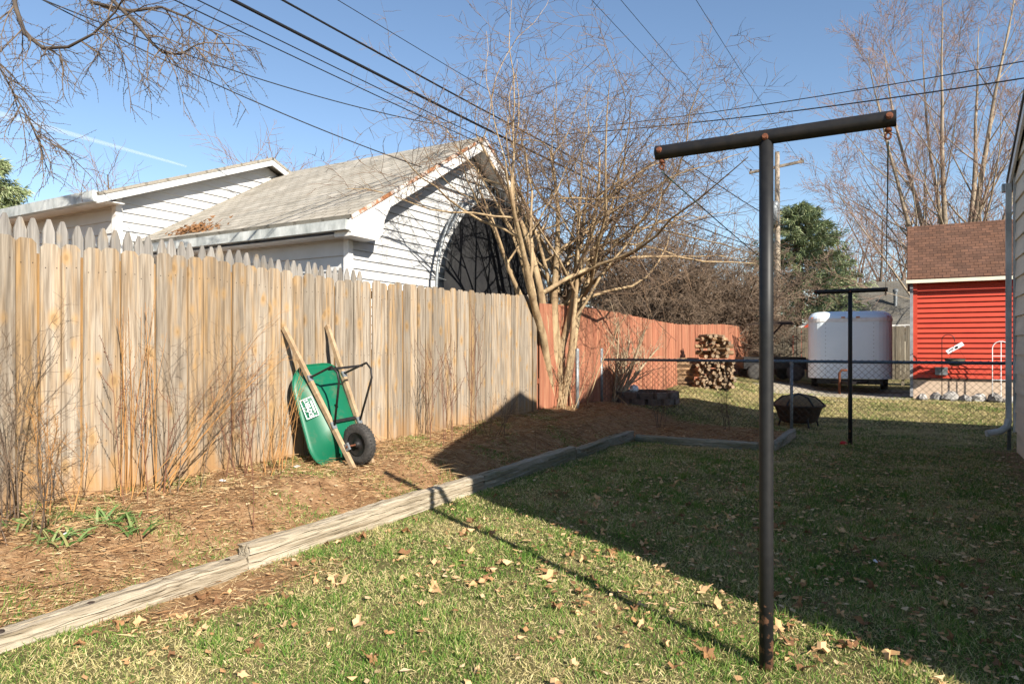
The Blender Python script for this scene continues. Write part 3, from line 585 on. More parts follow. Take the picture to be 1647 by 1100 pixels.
# trampoline stood on its rim against the garage gable
tr = thing('trampoline', 'large black round trampoline stood on edge against the garage gable', 'trampoline', loc=(-6.33, 10.45, .4))
ring = lambda r, x: [(x, r * math.cos(a), 1.95 + r * math.sin(a)) for a in np.linspace(0, 2 * math.pi, 72, endpoint=False)]
MB().tube(ring(1.92, .06), .024, 8, closed=True).build('frame_ring', M['galv'], tr, True)
mt = MB(); P_ = ring(1.70, .05); mt.add(P_ + [(p[0] - .012, p[1], p[2]) for p in P_], [tuple(range(72)), tuple(range(143, 71, -1))] + [(i, (i + 1) % 72, 72 + (i + 1) % 72, 72 + i) for i in range(72)]); mt.build('jump_mat', M['tarp'], tr)
sp_ = MB()
for k in range(64):
    a = 2 * math.pi * k / 64; sp_.tube([(.055, 1.67 * math.cos(a), 1.95 + 1.67 * math.sin(a)), (.06, 1.91 * math.cos(a), 1.95 + 1.91 * math.sin(a))], .006, 4)
tag(sp_.build('springs', M['galv'], tr), kind='stuff')
for k in range(4):
    a = R(35 + k * 90); MB().tube([(.06, 1.92 * math.cos(a), 1.95 + 1.92 * math.sin(a)), (.12, 1.95 * math.cos(a + .03), 1.95 + 1.95 * math.sin(a + .03)), (.14, 1.95 * math.cos(a + .5), 1.95 + 1.95 * math.sin(a + .5))], .02, 6).build('leg_bracket', M['galv'], tr)

# ---------------------------------------------------------------- chain link fence
cl = thing('chain_link_fence', 'chain link fence with blue-grey top rail crossing the yard', 'fence', loc=(-5.2, 12.52, 0)); TC = Matrix.Translation((5.2, -12.52, 0)); YF = 12.52
kid(MB().tube([(-5.2, YF, 1.215), (1.45, YF, 1.215)], .025, 10), 'top_rail', M['rail'], cl, TC, True)
for (x, h, r) in ((-5.2, 1.42, .036), (-1.70, 1.19, .026), (1.33, 1.25, .026)):
    z0 = gz(x, YF) - .1; p = MB(); p.tube([(x, YF, z0), (x, YF, h)], r, 12); p.lathe((x, YF, h), (0, 0, 1), [(r * 1.15, -.03), (r * 1.15, 0), (r * .7, .02), (0, .028)], 12); kid(p, 'post', M['galv'], cl, TC, True)
    kid(MB().lathe((x, YF, 1.19), (0, 0, 1), [(r + .002, -.02), (r + .007, -.02), (r + .007, .02), (r + .002, .02)], 12), 'band', M['galv'], cl, TC)
wm = MB(); q = .1; zt = 1.25; nrow = 13
k = 0; x = -5.15
while x < 1.42:
    sgn = 1 if k % 2 else -1; path = []
    for i in range(nrow + 9):
        z = zt - i * q / 2 * 1.0
        if z < gz(x, YF) + .02 or i > 25: break
        path.append((x + (q / 4 * sgn if i % 2 else -q / 4 * sgn), YF - .025 + (.004 if i % 2 else -.004), z))
    if len(path) > 2: wm.tube(path, .0042, 4, cap=False)
    x += q / 2; k += 1
kid(wm, 'wire_mesh', M['wire'], cl, TC)
# corner post by the shrub
o = MB().tube([(-5.0, 10.95, .2), (-5.0, 10.95, 1.42)], .034, 12); o.lathe((-5.0, 10.95, 1.42), (0, 0, 1), [(.036, -.03), (.036, 0), (0, .025)], 12)
tag(o.build('corner_post', M['galv'], None, True), 'grey steel corner post standing in front of the bare shrub tree', 'post')

# ---------------------------------------------------------------- branch generator
class Branches:
    def __init__(s): s.d = {}
    def add(s, pts, r0, r1, sides=4): s.d.setdefault((len(pts), sides), []).append((pts, r0, r1))
    def build(s, name, m, parent=None):
        VV = []; FF = []; base = 0
        for (n, sd), L_ in s.d.items():
            P = np.array([l[0] for l in L_], float); N = len(L_); r0 = np.array([l[1] for l in L_]); r1 = np.array([l[2] for l in L_])
            T = np.gradient(P, axis=1); T /= np.maximum(np.linalg.norm(T, axis=2, keepdims=True), 1e-6)
            ref = np.where(np.abs(T[:, :1, 2:3]) < .9, np.array([0, 0, 1.0]), np.array([1.0, 0, 0])); ref = np.broadcast_to(ref, T.shape)
            X = np.cross(T, ref); X /= np.maximum(np.linalg.norm(X, axis=2, keepdims=True), 1e-6); Y = np.cross(T, X)
            t = np.linspace(0, 1, n)[None, :]; rr = (r0[:, None] * (1 - t) + r1[:, None] * t)[:, :, None, None]
            a = np.arange(sd) * 2 * np.pi / sd; V = P[:, :, None, :] + rr * (X[:, :, None, :] * np.cos(a)[None, None, :, None] + Y[:, :, None, :] * np.sin(a)[None, None, :, None])
            VV.append(V.reshape(-1, 3)); i = np.arange(n - 1)[:, None]; k = np.arange(sd)[None, :]
            q = np.stack([i * sd + k, i * sd + (k + 1) % sd, (i + 1) * sd + (k + 1) % sd, (i + 1) * sd + k], -1).reshape(-1, 4)
            FF.append((np.arange(N)[:, None, None] * n * sd + q[None] + base).reshape(-1, 4)); base += N * n * sd
        V = np.concatenate(VV); F = np.concatenate(FF); me = bpy.data.meshes.new(name)
        me.vertices.add(len(V)); me.vertices.foreach_set('co', V.astype('f').ravel()); me.loops.add(F.size); me.loops.foreach_set('vertex_index', F.astype('i').ravel())
        me.polygons.add(len(F)); me.polygons.foreach_set('loop_start', (np.arange(len(F)) * 4).astype('i')); me.update(calc_edges=True)
        me.polygons.foreach_set('use_smooth', [True] * len(F))
        return link(name, me, m, parent)
def rvec(r=random): 
    while 1:
        v = Vector((r.uniform(-1, 1), r.uniform(-1, 1), r.uniform(-1, 1)))
        if .01 < v.length < 1: return v.normalized()
def grow(tr_, tw, p, d, L_, r, lv, P, rn):
    """tr_: thick branches, tw: thin twigs"""
    n = P['n'][lv]; pts = [tuple(p)]; cur = Vector(p); dr = Vector(d).normalized(); seg = L_ / (n - 1); dirs = [dr.copy()]
    for i in range(n - 1):
        dr = (dr + rvec(rn) * P['wob'][lv] + Vector((0, 0, P['up'][lv]))).normalized(); cur = cur + dr * seg; pts.append(tuple(cur)); dirs.append(dr.copy())
    if lv and P.get('reject') and (P['reject'](cur) or P['reject'](Vector(pts[n // 2]))): return
    r1 = r * P['taper'][lv]; (tr_ if lv < P['thick'] else tw).add(pts, r, r1, 7 if lv == 0 else (5 if lv == 1 else 3))
    if lv + 1 >= len(P['n']): return
    k = P['kids'][lv]; k = int(k * rn.uniform(.75, 1.25) + .5)
    for c in range(k):
        t = P['start'][lv] + (1 - P['start'][lv]) * (c + rn.random()) / k; f_ = t * (n - 1); i = min(int(f_), n - 2); q = Vector(pts[i]).lerp(Vector(pts[i + 1]), f_ - i)
        ax = dirs[i].cross(rvec(rn)); ax = ax.normalized() if ax.length > 1e-3 else Vector((1, 0, 0))
        nd_ = Matrix.Rotation(R(rn.uniform(*P['ang'][lv])), 3, ax) @ dirs[i]
        grow(tr_, tw, q, nd_, L_ * rn.uniform(*P['len'][lv]) * (1.15 - .5 * t), max(r * (1 - t * (1 - P['taper'][lv])) * P['rr'][lv], P['rmin']), lv + 1, P, rn)
def tree(name, label, cat, base, stems, P, bark, twig, seed, group=None, names=('trunk', 'crown')):
    rn = random.Random(seed); o = thing(name, label, cat, group, base); A_ = Branches(); B_ = Branches()
    for (off, d, L_, r) in stems: grow(A_, B_, Vector(off), Vector(d), L_, r, 0, P, rn)
    A_.build(names[0], bark, o)
    if B_.d: B_.build(names[1], twig, o)
    return o
M['twig'] = mat('tan_twigs', (.22, .145, .09), (.12, .08, .055), scale=2, contrast=(.4, .6))
M['twigd'] = mat('dark_twigs', (.17, .12, .08), (.09, .07, .055), scale=2)
M['barko'] = mat('dark_limb_bark', (.09, .068, .05), (.05, .04, .033), scale=6)
M['twigb'] = mat('brown_bush_twigs', (.22, .155, .105), (.12, .085, .06), scale=1.2)
M['twigr'] = mat('reddish_twigs', (.30, .19, .14), (.19, .12, .09), scale=1.5)
# big multi-stem shrub tree at the fence end
rn = random.Random(3); st = []
for i in range(13):
    a = rn.uniform(0, 6.28); tl = rn.uniform(.03, .24)
    if i > 9: a = -1.5 + rn.gauss(0, .25); tl = rn.uniform(.3, .5)
    st.append(((.16 * math.cos(a), .2 * math.sin(a), 0), (max(tl * math.cos(a), -.12) + .05, tl * math.sin(a) - .03, 1), rn.uniform(3.5, 4.9), rn.uniform(.06, .105)))
PT = dict(n=[10, 9, 6, 5], wob=[.13, .28, .33, .35], up=[.0, .03, .02, .0], reject=lambda p: (p.z < 3.0 and p.y < -.6) or p.x < -.82 and p.z < 2.9 + .58 * max(0, 3.2 - abs(p.y + 1.1)), taper=[.14, .2, .3, .4], kids=[11, 11, 8], start=[.38, .15, .1], ang=[(35, 80), (35, 80), (35, 80)], len=[(.6, 1.0), (.3, .55), (.25, .5)], rr=[.66, .5, .5], rmin=.004, thick=2)
tree('shrub_tree', 'tall bare multi-stemmed shrub tree at the end of the board fence', 'tree', (-5.32, 10.9, .38), st, PT, M['bark'], M['twig'], 11)
# base suckers around it
st = [((.35 * rn.uniform(-1, 1), .5 * rn.uniform(-1, 1), 0), (rn.gauss(0, .25), rn.gauss(0, .25), 1), rn.uniform(.7, 1.9), rn.uniform(.006, .013)) for i in range(30)]
PS = dict(n=[7, 5], wob=[.14, .25], up=[.0, 0], taper=[.4, .4], kids=[8], start=[.25], ang=[(25, 70)], len=[(.2, .4)], rr=[.55], rmin=.003, thick=1)
tree('sucker_thicket', 'tangle of tan suckers around the foot of the shrub tree', 'shrub', (-5.28, 10.85, .38), st, PS, M['bark'], M['twig'], 12, names=('stems', 'twigs'))
# maple behind the red shed
rn = random.Random(5); b0 = pt(1530, 600, 29); b0.z = .2; st = []
for (ax, ay, L_, r) in ((-.34, 0, 12, .14), (-.18, .1, 13, .14), (-.08, -.1, 14, .15), (.02, .12, 14, .13), (.12, -.12, 14.5, .17), (.22, .08, 14, .16), (.36, -.05, 13, .17), (-.7, .0, 8.5, .06), (.6, 0, 11, .12)):
    d = Vector((.866 * ax - .5 * ay, .5 * ax + .866 * ay, 1)); st.append(((ax * .9, ax * .5, 2.0), d, L_, r))
PM = dict(n=[10, 8, 6, 5], wob=[.05, .1, .14, .2], up=[.03, .06, .04, .03], taper=[.07, .2, .3, .4], kids=[16, 10, 8], start=[.15, .2, .15], ang=[(22, 50), (25, 50), (25, 60)], len=[(.25, .45), (.3, .5), (.25, .5)], rr=[.38, .5, .5], rmin=.008, thick=2)
o = tree('maple_tree', 'tall bare maple with pale spreading limbs behind the red shed', 'tree', b0, st, PM, M['barkm'], M['twigr'], 21)
MB().tube([(0, 0, -.3), (0, 0, 1.2), (0, 0, 2.4)], [.6, .5, .55], 12).build('lower_trunk', M['barkm'], o, True)
# overhanging tree at the upper left: trunk stands outside the frame, a limb droops into view
b0 = pt(-420, 559, 8.5); b0.z = .4; hl = thing('overhanging_tree', 'drooping bare spur-twigged branches hanging in at the upper left corner', 'tree', None, b0)
A_ = Branches(); B_ = Branches(); rn = random.Random(9); rel = lambda px, py, Z: pt(px, py, Z) - b0
MB().tube([(0, 0, -.2), (.05, .05, 2.5), (0, .1, 5), (.1, .2, 8)], [.28, .22, .18, .1], 10).build('trunk', M['barko'], hl, True)
limbs = [[(-420, 60, 8.5), (-160, -160, 8.2), (10, -60, 7.6), (26, 15, 7.4), (40, 55, 7.3), (70, 78, 7.2), (110, 76, 7.1), (150, 55, 7.0), (185, 20, 6.9), (215, -30, 6.8)],
         [(-420, -100, 8.5), (-200, -200, 8.6), (20, -130, 8.2), (90, -40, 8.0), (150, 5, 7.9), (210, 18, 7.8), (260, 12, 7.8), (300, 28, 7.7), (330, 45, 7.7), (360, 60, 7.6)],
         [(-420, 0, 8.5), (-260, -60, 8.3), (-120, -20, 8), (-40, 60, 7.8), (0, 110, 7.7), (22, 150, 7.6), (40, 180, 7.6), (52, 205, 7.5), (60, 220, 7.5), (66, 235, 7.5)],
         [(-420, -160, 8.5), (-100, -260, 8), (60, -180, 7.6), (130, -60, 7.4), (180, 0, 7.3), (225, 45, 7.2), (245, 70, 7.2), (262, 85, 7.2), (290, 88, 7.2), (320, 70, 7.1)]]
PH = dict(n=[10, 8, 6, 3], wob=[0, .17, .22, .2], up=[0, -.09, -.06, 0], taper=[.3, .3, .5, .6], kids=[0, 9, 12], start=[.2, .1, .05], ang=[(30, 80), (30, 70), (50, 80)], len=[(.3, .5), (.35, .6), (.03, .06)], rr=[.4, .5, .8], rmin=.0035, thick=1)
for L_ in limbs:
    P_ = [rel(*q) for q in L_]; A_.add([tuple(p) for p in P_], .034 if L_ is not limbs[2] else .014, .006, 7)
    for j in range(3, 10):
        for c in range(3):
            q = P_[j - 1].lerp(P_[j], rn.random()); d = rvec(rn) + Vector((.3, .1, -.55)) + (P_[j] - P_[j - 1]).normalized() * .6
            grow(A_, B_, q, d, rn.uniform(.35, .95), .008, 1, PH, rn)
A_.build('limbs', M['barko'], hl); B_.build('twigs', M['twigd'], hl)
# large bare bushes behind the red fence
PB = dict(n=[8, 6, 5, 4], wob=[.12, .2, .25, .3], up=[.02, .03, .02, 0], taper=[.35, .35, .4, .5], kids=[11, 10, 8], start=[.12, .1, .1], ang=[(20, 60), (25, 65), (25, 65)], len=[(.35, .65), (.3, .55), (.3, .5)], rr=[.5, .5, .6], rmin=.009, thick=1)
for i, (px, Z, h, lab) in enumerate(((1000, 24, 5.4, 'bare brown bush nearest the shrub tree, above the red fence'), (1080, 25, 6.2, 'largest dense bare bush above the middle of the red fence'), (1160, 27, 5.8, 'bare brown bush above the far end of the red fence'), (955, 30, 6.6, 'pale bare bush just right of the shrub tree trunk'))):
    b = pt(px, 559, Z); b.z = .35; rn = random.Random(40 + i); st = []
    for k in range(17):
        a = rn.uniform(0, 6.28); t = rn.uniform(.15, 1.2); st.append(((.3 * math.cos(a), .3 * math.sin(a), 0), (t * math.cos(a), t * math.sin(a), 1), h * rn.uniform(.6, .85), rn.uniform(.04, .07)))
    tree('bare_bush', lab, 'bush', b, st, PB, M['twigd'], M['twigb'], 50 + i, 'bare bushes behind the red fence', names=('stems', 'twigs'))
# distant bare trees
PF = dict(n=[8, 6, 5], wob=[.07, .15, .2], up=[.02, .05, .04], taper=[.25, .3, .4], kids=[16, 11], start=[.25, .1], ang=[(25, 55), (25, 60)], len=[(.3, .5), (.3, .55)], rr=[.4, .5], rmin=.014, thick=1)
for i, (px, py, Z, sp, lab) in enumerate(((462, 236, 42, .3, 'small distant bare tree top between the two white roofs'), (150, 282, 48, .4, 'faint distant bare tree top above the left white roof'), (1410, 330, 48, .6, 'distant bare tree left of the maple, above the grey roof'), (1600, 270, 50, .7, 'distant bare tree between the maple limbs by the house'), (1345, 350, 52, .5, 'distant bare tree behind the spruce'), (1490, 300, 55, .6, 'distant bare tree straight behind the red shed roof'))):
    b = pt(px, 559, Z); h = pt(px, py, Z).z; b.z = 0; rn = random.Random(70 + i)
    st = [((0, 0, 0), (rn.gauss(0, sp * .5), rn.gauss(0, sp * .5), 1), h * rn.uniform(.75, 1), .16) for k in range(5)]
    tree('distant_tree', lab, 'tree', b, st, PF, M['twigd'], M['twigr'], 80 + i, 'distant bare trees', names=('trunk', 'crown'))
# evergreen
M['needle'] = attr_mat('spruce_needles', [(.10, .13, .05), (.20, .25, .11), (.32, .37, .19), (.42, .45, .26)], transl=.15, rough=.6)
def spruce(label, base, H, rad, seed, zlow=.12, dens=1):
    rn = random.Random(seed); o = thing('spruce_tree', label, 'tree', None, base); MB().tube([(0, 0, 0), (0, 0, H * .5), (0, 0, H)], [.22, .14, .02], 8).build('trunk', M['bark'], o)
    B_ = Branches(); P_ = []; D_ = []
    for i in range(int(210 * dens)):
        t = rn.random() ** .8; z = H * (zlow + (1 - zlow) * t); L_ = rad * (1 - t) ** .5 * rn.uniform(.6, 1.1) + .2; a = rn.uniform(0, 6.28); pts = []
        for k in range(6):
            s = k / 5; pts.append((L_ * s * math.cos(a), L_ * s * math.sin(a), z - .35 * L_ * s + .28 * L_ * s * s))
        B_.add(pts, .03, .006, 4)
        for k in range(80):
            s = rn.random() ** .6; f_ = s * 5; j = min(int(f_), 4); q = Vector(pts[j]).lerp(Vector(pts[j + 1]), f_ - j); d = (Vector(pts[j + 1]) - Vector(pts[j])).normalized() + rvec(rn) * .9; d.z -= .25
            P_.append(q + rvec(rn) * .12); D_.append(d)
    B_.build('branches', M['barkd'], o); n = len(P_)
    c = strips('needles', np.array(P_), np.array(D_), rng.uniform(.18, .42, n), rng.uniform(.03, .07, n), rng.uniform(0, 1, n), M['needle'], .3, 2); c.parent = o
b = pt(1285, 559, 37); b.z = .2; spruce('green spruce behind the fence beside the utility pole', b, 9.0, 4.5, 31, .1, 1.9)
b = pt(-18, 559, 30); b.z = .2; spruce('dark spruce tip at the left edge above the white roof', b, 9.6, 3.0, 32)
# backdrop of low woods and rusty leaves beyond the fences
M['rustleaf'] = attr_mat('rusty_leaves', [(.16, .07, .03), (.30, .13, .05), (.38, .19, .08)], transl=.2)
for i, (px, Z, lab) in enumerate(((1030, 34, 'rust-leaved tree glowing orange behind the bushes at left'), (1150, 36, 'rust-leaved tree glowing orange behind the bushes near the pole'))):
    b = pt(px, 559, Z); b.z = .3; rn = random.Random(90 + i); o = tree('rust_leaved_tree', lab, 'tree', b, [((0, 0, 0), (rn.gauss(0, .3), rn.gauss(0, .3), 1), 3.4, .09) for k in range(5)], PF, M['barkd'], M['twigd'], 91 + i)
    n = 2600; Q = rng.normal(0, 1, (n, 3)); Q = Q / np.linalg.norm(Q, axis=1, keepdims=True) * (rng.uniform(.2, 1, n) ** .5)[:, None] * np.array([2.6, 2.6, 1.7]) + np.array([0, 0, 2.0])
    c = strips('leaves', Q, rng.normal(0, 1, (n, 3)), rng.uniform(.10, .2, n), rng.uniform(.07, .13, n), rng.uniform(0, 1, n), M['rustleaf'], .2, 2); c.parent = o

# ---------------------------------------------------------------- utility pole and cables
po = thing('utility_pole', 'wooden utility pole with crossarm beside the spruce', 'pole', loc=(-5.4, 35, .3))
MB().tube([(0, 0, -.3), (0, 0, 5), (0, 0, 10.6)], [.17, .15, .11], 12).build('shaft', M['pole'], po, True)
MB().bar((-.15 - 1.15, 0, 9.75), (1.2, 0, 10.0), .11, .12).build('crossarm', M['pole'], po)
for x in (-1.2, -.5, 1.1): MB().lathe((x - .02, 0, 9.86 + .09 * x), (0, 0, 1), [(.03, 0), (.06, .05), (.03, .1), (.05, .15), (0, .2)], 10).build('insulator', M['brownm'], po)
MB().lathe((-.1, -.32, 7.0), (0, 0, 1), [(0, 0), (.26, 0), (.27, 1.0), (.2, 1.15), (0, 1.15)], 16).build('transformer', M['galv'], po, True)
UC = [(-5.5, 4.76, .017, 'thickest black utility cable sagging along the fence line'), (-5.5, 5.02, .012, 'second thick black cable just above the thickest one'), (-5.5, 4.50, .006, 'thin cable below the thickest utility cable'), (-5.45, 4.57, .006, 'thin cable close beside the lowest fence-line cable'), (-5.5, 5.36, .0045, 'thin wire above the two thick utility cables')]
for x, z, r, lab in UC: cable('utility_cable', lab, 'cable', (x, -26, z + 1.35), (x + .05, 35, z + 1.35), r, 1.4, None, 'cables on the pole line', 60)
for x, lab in ((-6.5, 'left high wire dropping to the pole crossarm'), (-4.35, 'right high wire dropping to the pole crossarm'), (-5.9, 'middle high wire dropping to the pole crossarm')): cable('power_wire', lab, 'wire', (x, -26, 10.3), (x, 35, 10.25), .007, .6, None, 'high wires on the crossarm', 40)
cable('service_wire', 'upper of two wires crossing the sky right of the shrub tree to the house', 'wire', pt(930, 207, 20), pt(1760, 78, 12), .010, .12)
cable('service_wire', 'lower of two wires crossing the sky right of the shrub tree to the house', 'wire', pt(880, 218, 20), pt(1760, 108, 12), .013, .15)
cable('service_wire', 'sagging black wire crossing the upper left sky above the white roofs', 'wire', pt(40, -12, 9), pt(700, 200, 13), .009, .18)
cable('service_wire', 'black wire running down to the garage roof edge', 'wire', pt(20, -25, 8), (-6.22, 8.1, 4.12), .008, .12)
cable('twisted_cable', 'twisted service cable low behind the near post, left of the spruce', 'cable', pt(1095, 255, 26), pt(1260, 362, 33), .02, .1, None, None, 40, .012)

# ---------------------------------------------------------------- wheelbarrow
wb = thing('wheelbarrow', 'green wheelbarrow with wooden handles tipped up against the board fence', 'wheelbarrow')
tip = Vector((-5.14, 4.83, 1.66)); foot = Vector((-4.46, 4.87, .385)); xa = (foot - tip).normalized(); za = Vector((-1, .05, 0)); za = (za - xa * za.dot(xa)).normalized(); ya_ = za.cross(xa)
wb.matrix_world = Matrix.Translation(tip) @ Matrix((xa, ya_, za)).transposed().to_4x4()
for s in (-1, 1):     # handles: tapering spread from wheel end to grips
    h = MB(); h.bar((0, s * .27, .0), (1.50, s * .12, .0), .036, .042); h.build('handle', M['handle'], wb)
def rr_ring(cx, hl_, hw, z, rad, n=8, zf=None):
    pts = []
    for (sx, sy, a0) in ((1, 1, 0), (-1, 1, 90), (-1, -1, 180), (1, -1, 270)):
        for i in range(n): a = R(a0 + 90 * i / (n - 1)); x = cx + sx * (hl_ - rad) + rad * math.cos(a); pts.append((x, sy * (hw - rad) + rad * math.sin(a), z if zf is None else zf(x)))
    return pts
zr_ = lambda d: (lambda x: .10 + .15 * max(0, min(1, (x - .4) / .9)) + d)
rings = [rr_ring(.86, .02, .02, .03, .01), rr_ring(.86, .26, .15, .03, .09), rr_ring(.865, .30, .185, .045, .11), rr_ring(.875, .39, .25, 0, .16, zf=lambda x: .06 + .10 * max(0, min(1, (x - .5) / .9))), rr_ring(.885, .455, .29, 0, .2, zf=zr_(-.02)), rr_ring(.885, .48, .31, 0, .22, zf=zr_(0)), rr_ring(.885, .50, .33, 0, .23, zf=zr_(.004)), rr_ring(.885, .505, .335, 0, .235, zf=zr_(-.02))]
tb = MB(); nn = len(rings[0])
for r_ in rings: tb.v += r_
for i in range(len(rings) - 1):
    for k in range(nn): tb.f.append((i * nn + k, i * nn + (k + 1) % nn, (i + 1) * nn + (k + 1) % nn, (i + 1) * nn + k))
tb.f.append(tuple(range(nn))); ty = tb.build('tray', M['green'], wb, True)
sm = ty.modifiers.new('solid', 'SOLIDIFY'); sm.thickness = .006
# print on the tray side (side wall facing -u side = +y local or -y local)
def label_text(body, size, x, t, parent, wgt=0):
    cu = bpy.data.curves.new('print', 'FONT'); cu.body = body; cu.size = size; cu.align_x = 'CENTER'; cu.offset = wgt; cu.extrude = .0006
    o = bpy.data.objects.new('print', cu); dg = bpy.context.evaluated_depsgraph_get(); COL.objects.link(o); bpy.context.view_layer.update(); me = bpy.data.meshes.new_from_object(o.evaluated_get(bpy.context.evaluated_depsgraph_get())); bpy.data.objects.remove(o)
    q = link('lettering', me, M['white'], parent); return q
sd = 1 if ya_.y < 0 else -1                            # tray side that faces the camera's left
A0 = Vector((.865, sd * .20, .042)); A1 = Vector((.865, sd * .292, .128)); upv = (A1 - A0).normalized(); rt = Vector((-1, 0, .03)).normalized(); nv = rt.cross(upv).normalized()
if nv.z > 0: rt = -rt; nv = rt.cross(upv).normalized()
def on_side(t, along): return A0.lerp(A1, t) + Vector((along, 0, 0)) + nv * .014
fr = Matrix((rt, upv, nv)).transposed().to_4x4()
dec = MB(); 
def rect_ring(w, h, th):
    for (cx, cy, ww, hh) in ((0, h / 2, w, th), (0, -h / 2, w, th), (-w / 2, 0, th, h), (w / 2, 0, th, h)): dec.box((cx, cy, 0), (ww, hh, .001))
rect_ring(.19, .112, .007)
def put(o, t, along, dy=0):
    o.matrix_local = Matrix.Translation(on_side(t, along) + upv * dy) @ fr
put(dec.build('badge_frame', M['white'], ty), .62, -.05)
put(label_text('EXPERT', .054, 0, 0, ty, .0012), .62, -.05, -.012)
put(label_text('GARDENER', .024, 0, 0, ty, .0004), .62, -.05, -.042)
sw = MB(); sw.tube([(-.03, .03, 0), (-.005, .052, 0), (.01, .035, 0), (.03, .06, 0)], .0022, 5); put(sw.build('badge_sprig', M['white'], ty), .62, -.05)
for s in (-1, 1):     # legs: bent tube on the underside of each handle
    yy = lambda x: s * (.27 - .10 * x)
    MB().tube([(.55, yy(.55), -.02), (.56, yy(.56), -.06), (.60, yy(.6) * 1.05, -.34), (.68, yy(.66) * 1.05, -.37), (.76, yy(.7) * 1.05, -.34), (1.06, yy(1.06), -.03)], .011, 8).build('leg', M['blackm'], wb, True)
    MB().box((1.06, yy(1.06), -.018), (.07, .05, .012)).build('bracket', M['galv'], wb); MB().box((.56, yy(.56), -.018), (.06, .05, .012)).build('bracket', M['galv'], wb)
    MB().box((1.30, s * .14, -.035), (.07, .02, .08)).build('axle_bracket', M['galv'], wb)
MB().bar((.60, -.22, -.28), (.60, .22, -.28), .022, .008).build('leg_brace', M['blackm'], wb)
MB().bar((1.02, -.17, .012), (1.02, .17, .012), .03, .03).build('cross_bar', M['blackm'], wb)
wh = bpy.data.objects.new('wheel', None); COL.objects.link(wh); wh.parent = wb; wh.location = (1.30, 0, -.06)
MB().lathe((0, 0, 0), (0, 1, 0), [(.115, -.040), (.145, -.047), (.175, -.043), (.19, -.025), (.194, 0), (.19, .025), (.175, .043), (.145, .047), (.115, .040)], 40).build('tyre', M['black'], wh, True)
tl = MB()
for k in range(36):
    a = 2 * math.pi * k / 36
    for s in (-1, 1): c_, s_ = math.cos(a + s * .04), math.sin(a + s * .04); tl.box((.191 * c_, s * .02, .191 * s_), (.006, .024, .013), Matrix.Rotation(-a, 3, 'Y'))
tag(tl.build('tread', M['black'], wh), kind='stuff')
MB().lathe((0, 0, 0), (0, 1, 0), [(0, -.05), (.03, -.05), (.03, -.03), (.07, -.02), (.10, -.03), (.118, -.04), (.118, .04), (.10, .03), (.07, .02), (.03, .03), (.03, .05), (0, .05)], 28).build('rim', M['blackm'], wh, True)
MB().tube([(0, -.16, 0), (0, .16, 0)], .009, 8).build('axle', M['rust'], wh)

# ---------------------------------------------------------------- red shed
sh = thing('red_shed', 'red sided shed with brown shingle roof on a tan block base', 'shed', loc=(.15, 20.4, 0)); TS = Matrix.Translation((-.15, -20.4, 0))
sx0, sx1, sy0, zb, zw0, zw1 = .15, 4.6, 20.4, .12, .66, 3.12
kid(MB().box(((sx0 + sx1) / 2, sy0 + 1.8, (zb - .2 + zw0) / 2), (sx1 - sx0 - .02, 3.56, zw0 - zb + .2)), 'block_base', M['block'], sh, TS)
kid(MB().box(((sx0 + sx1) / 2, sy0 + 1.8, (zw0 + zw1) / 2), (sx1 - sx0 - .06, 3.5, zw1 - zw0)), 'wall', M['redsid'], sh, TS)
courses(sh, (0, sy0 + .04, 0), (1, 0, 0), (0, -1, 0), lambda z: (sx0 + .1, sx1), zw0 + .02, zw1 - .0, .128, M['redsid'], t1=.05, t0=.006)
kid(MB().box((sx0 + .05, sy0 + .03, (zw0 + zw1) / 2), (.10, .09, zw1 - zw0)), 'corner_trim', M['redsid'], sh, TS)
kid(MB().box(((sx0 + sx1) / 2, sy0 + 1.8, zw0 - .01), (sx1 - sx0 + .05, 3.6, .05)), 'sill_plate', M['brownm'], sh, TS)
kid(MB().slab((sx0 - .12, sy0 - .22, 3.20), (sx1 + .2, sy0 - .22, 3.20), (sx1 + .2, sy0 + 1.8, 4.84), (sx0 - .12, sy0 + 1.8, 4.84), .05), 'roof', M['roofb'], sh, TS)
kid(MB().slab((sx0 - .12, sy0 + 3.82, 3.20), (sx1 + .2, sy0 + 3.82, 3.20), (sx1 + .2, sy0 + 1.8, 4.84), (sx0 - .12, sy0 + 1.8, 4.84), .05), 'roof', M['roofb'], sh, TS)
kid(MB().poly([(sx0 + .03, sy0 + .06, 3.1), (sx0 + .03, sy0 + 1.8, 4.72), (sx0 + .03, sy0 + 3.55, 3.1)], (.04, 0, 0)), 'gable', M['redsid'], sh, TS)
kid(MB().box(((sx0 + sx1) / 2, sy0 - .23, 3.13), (sx1 - sx0 + .3, .03, .085)), 'fascia', M['cream'], sh, TS)
kid(MB().poly([(sx0 - .13, sy0 - .22, 3.05), (sx0 - .13, sy0 - .22, 3.2), (sx0 - .13, sy0 + 1.8, 4.83), (sx0 - .13, sy0 + 1.8, 4.68)], (.03, 0, 0)), 'rake_board', M['brownm'], sh, TS)
kid(MB().bar((sx0 - .03, sy0 - .02, .2), (sx0 - .03, sy0 - .02, 3.05), .07, .06, (0, 1, 0)), 'downspout', M['greym'], sh, TS)
ob = kid(MB().box((sx0 + .62, sy0 - .04, .86), (.27, .08, .2)), 'outlet_box', M['galv'], sh, TS)
kids_fix(sh, TS)
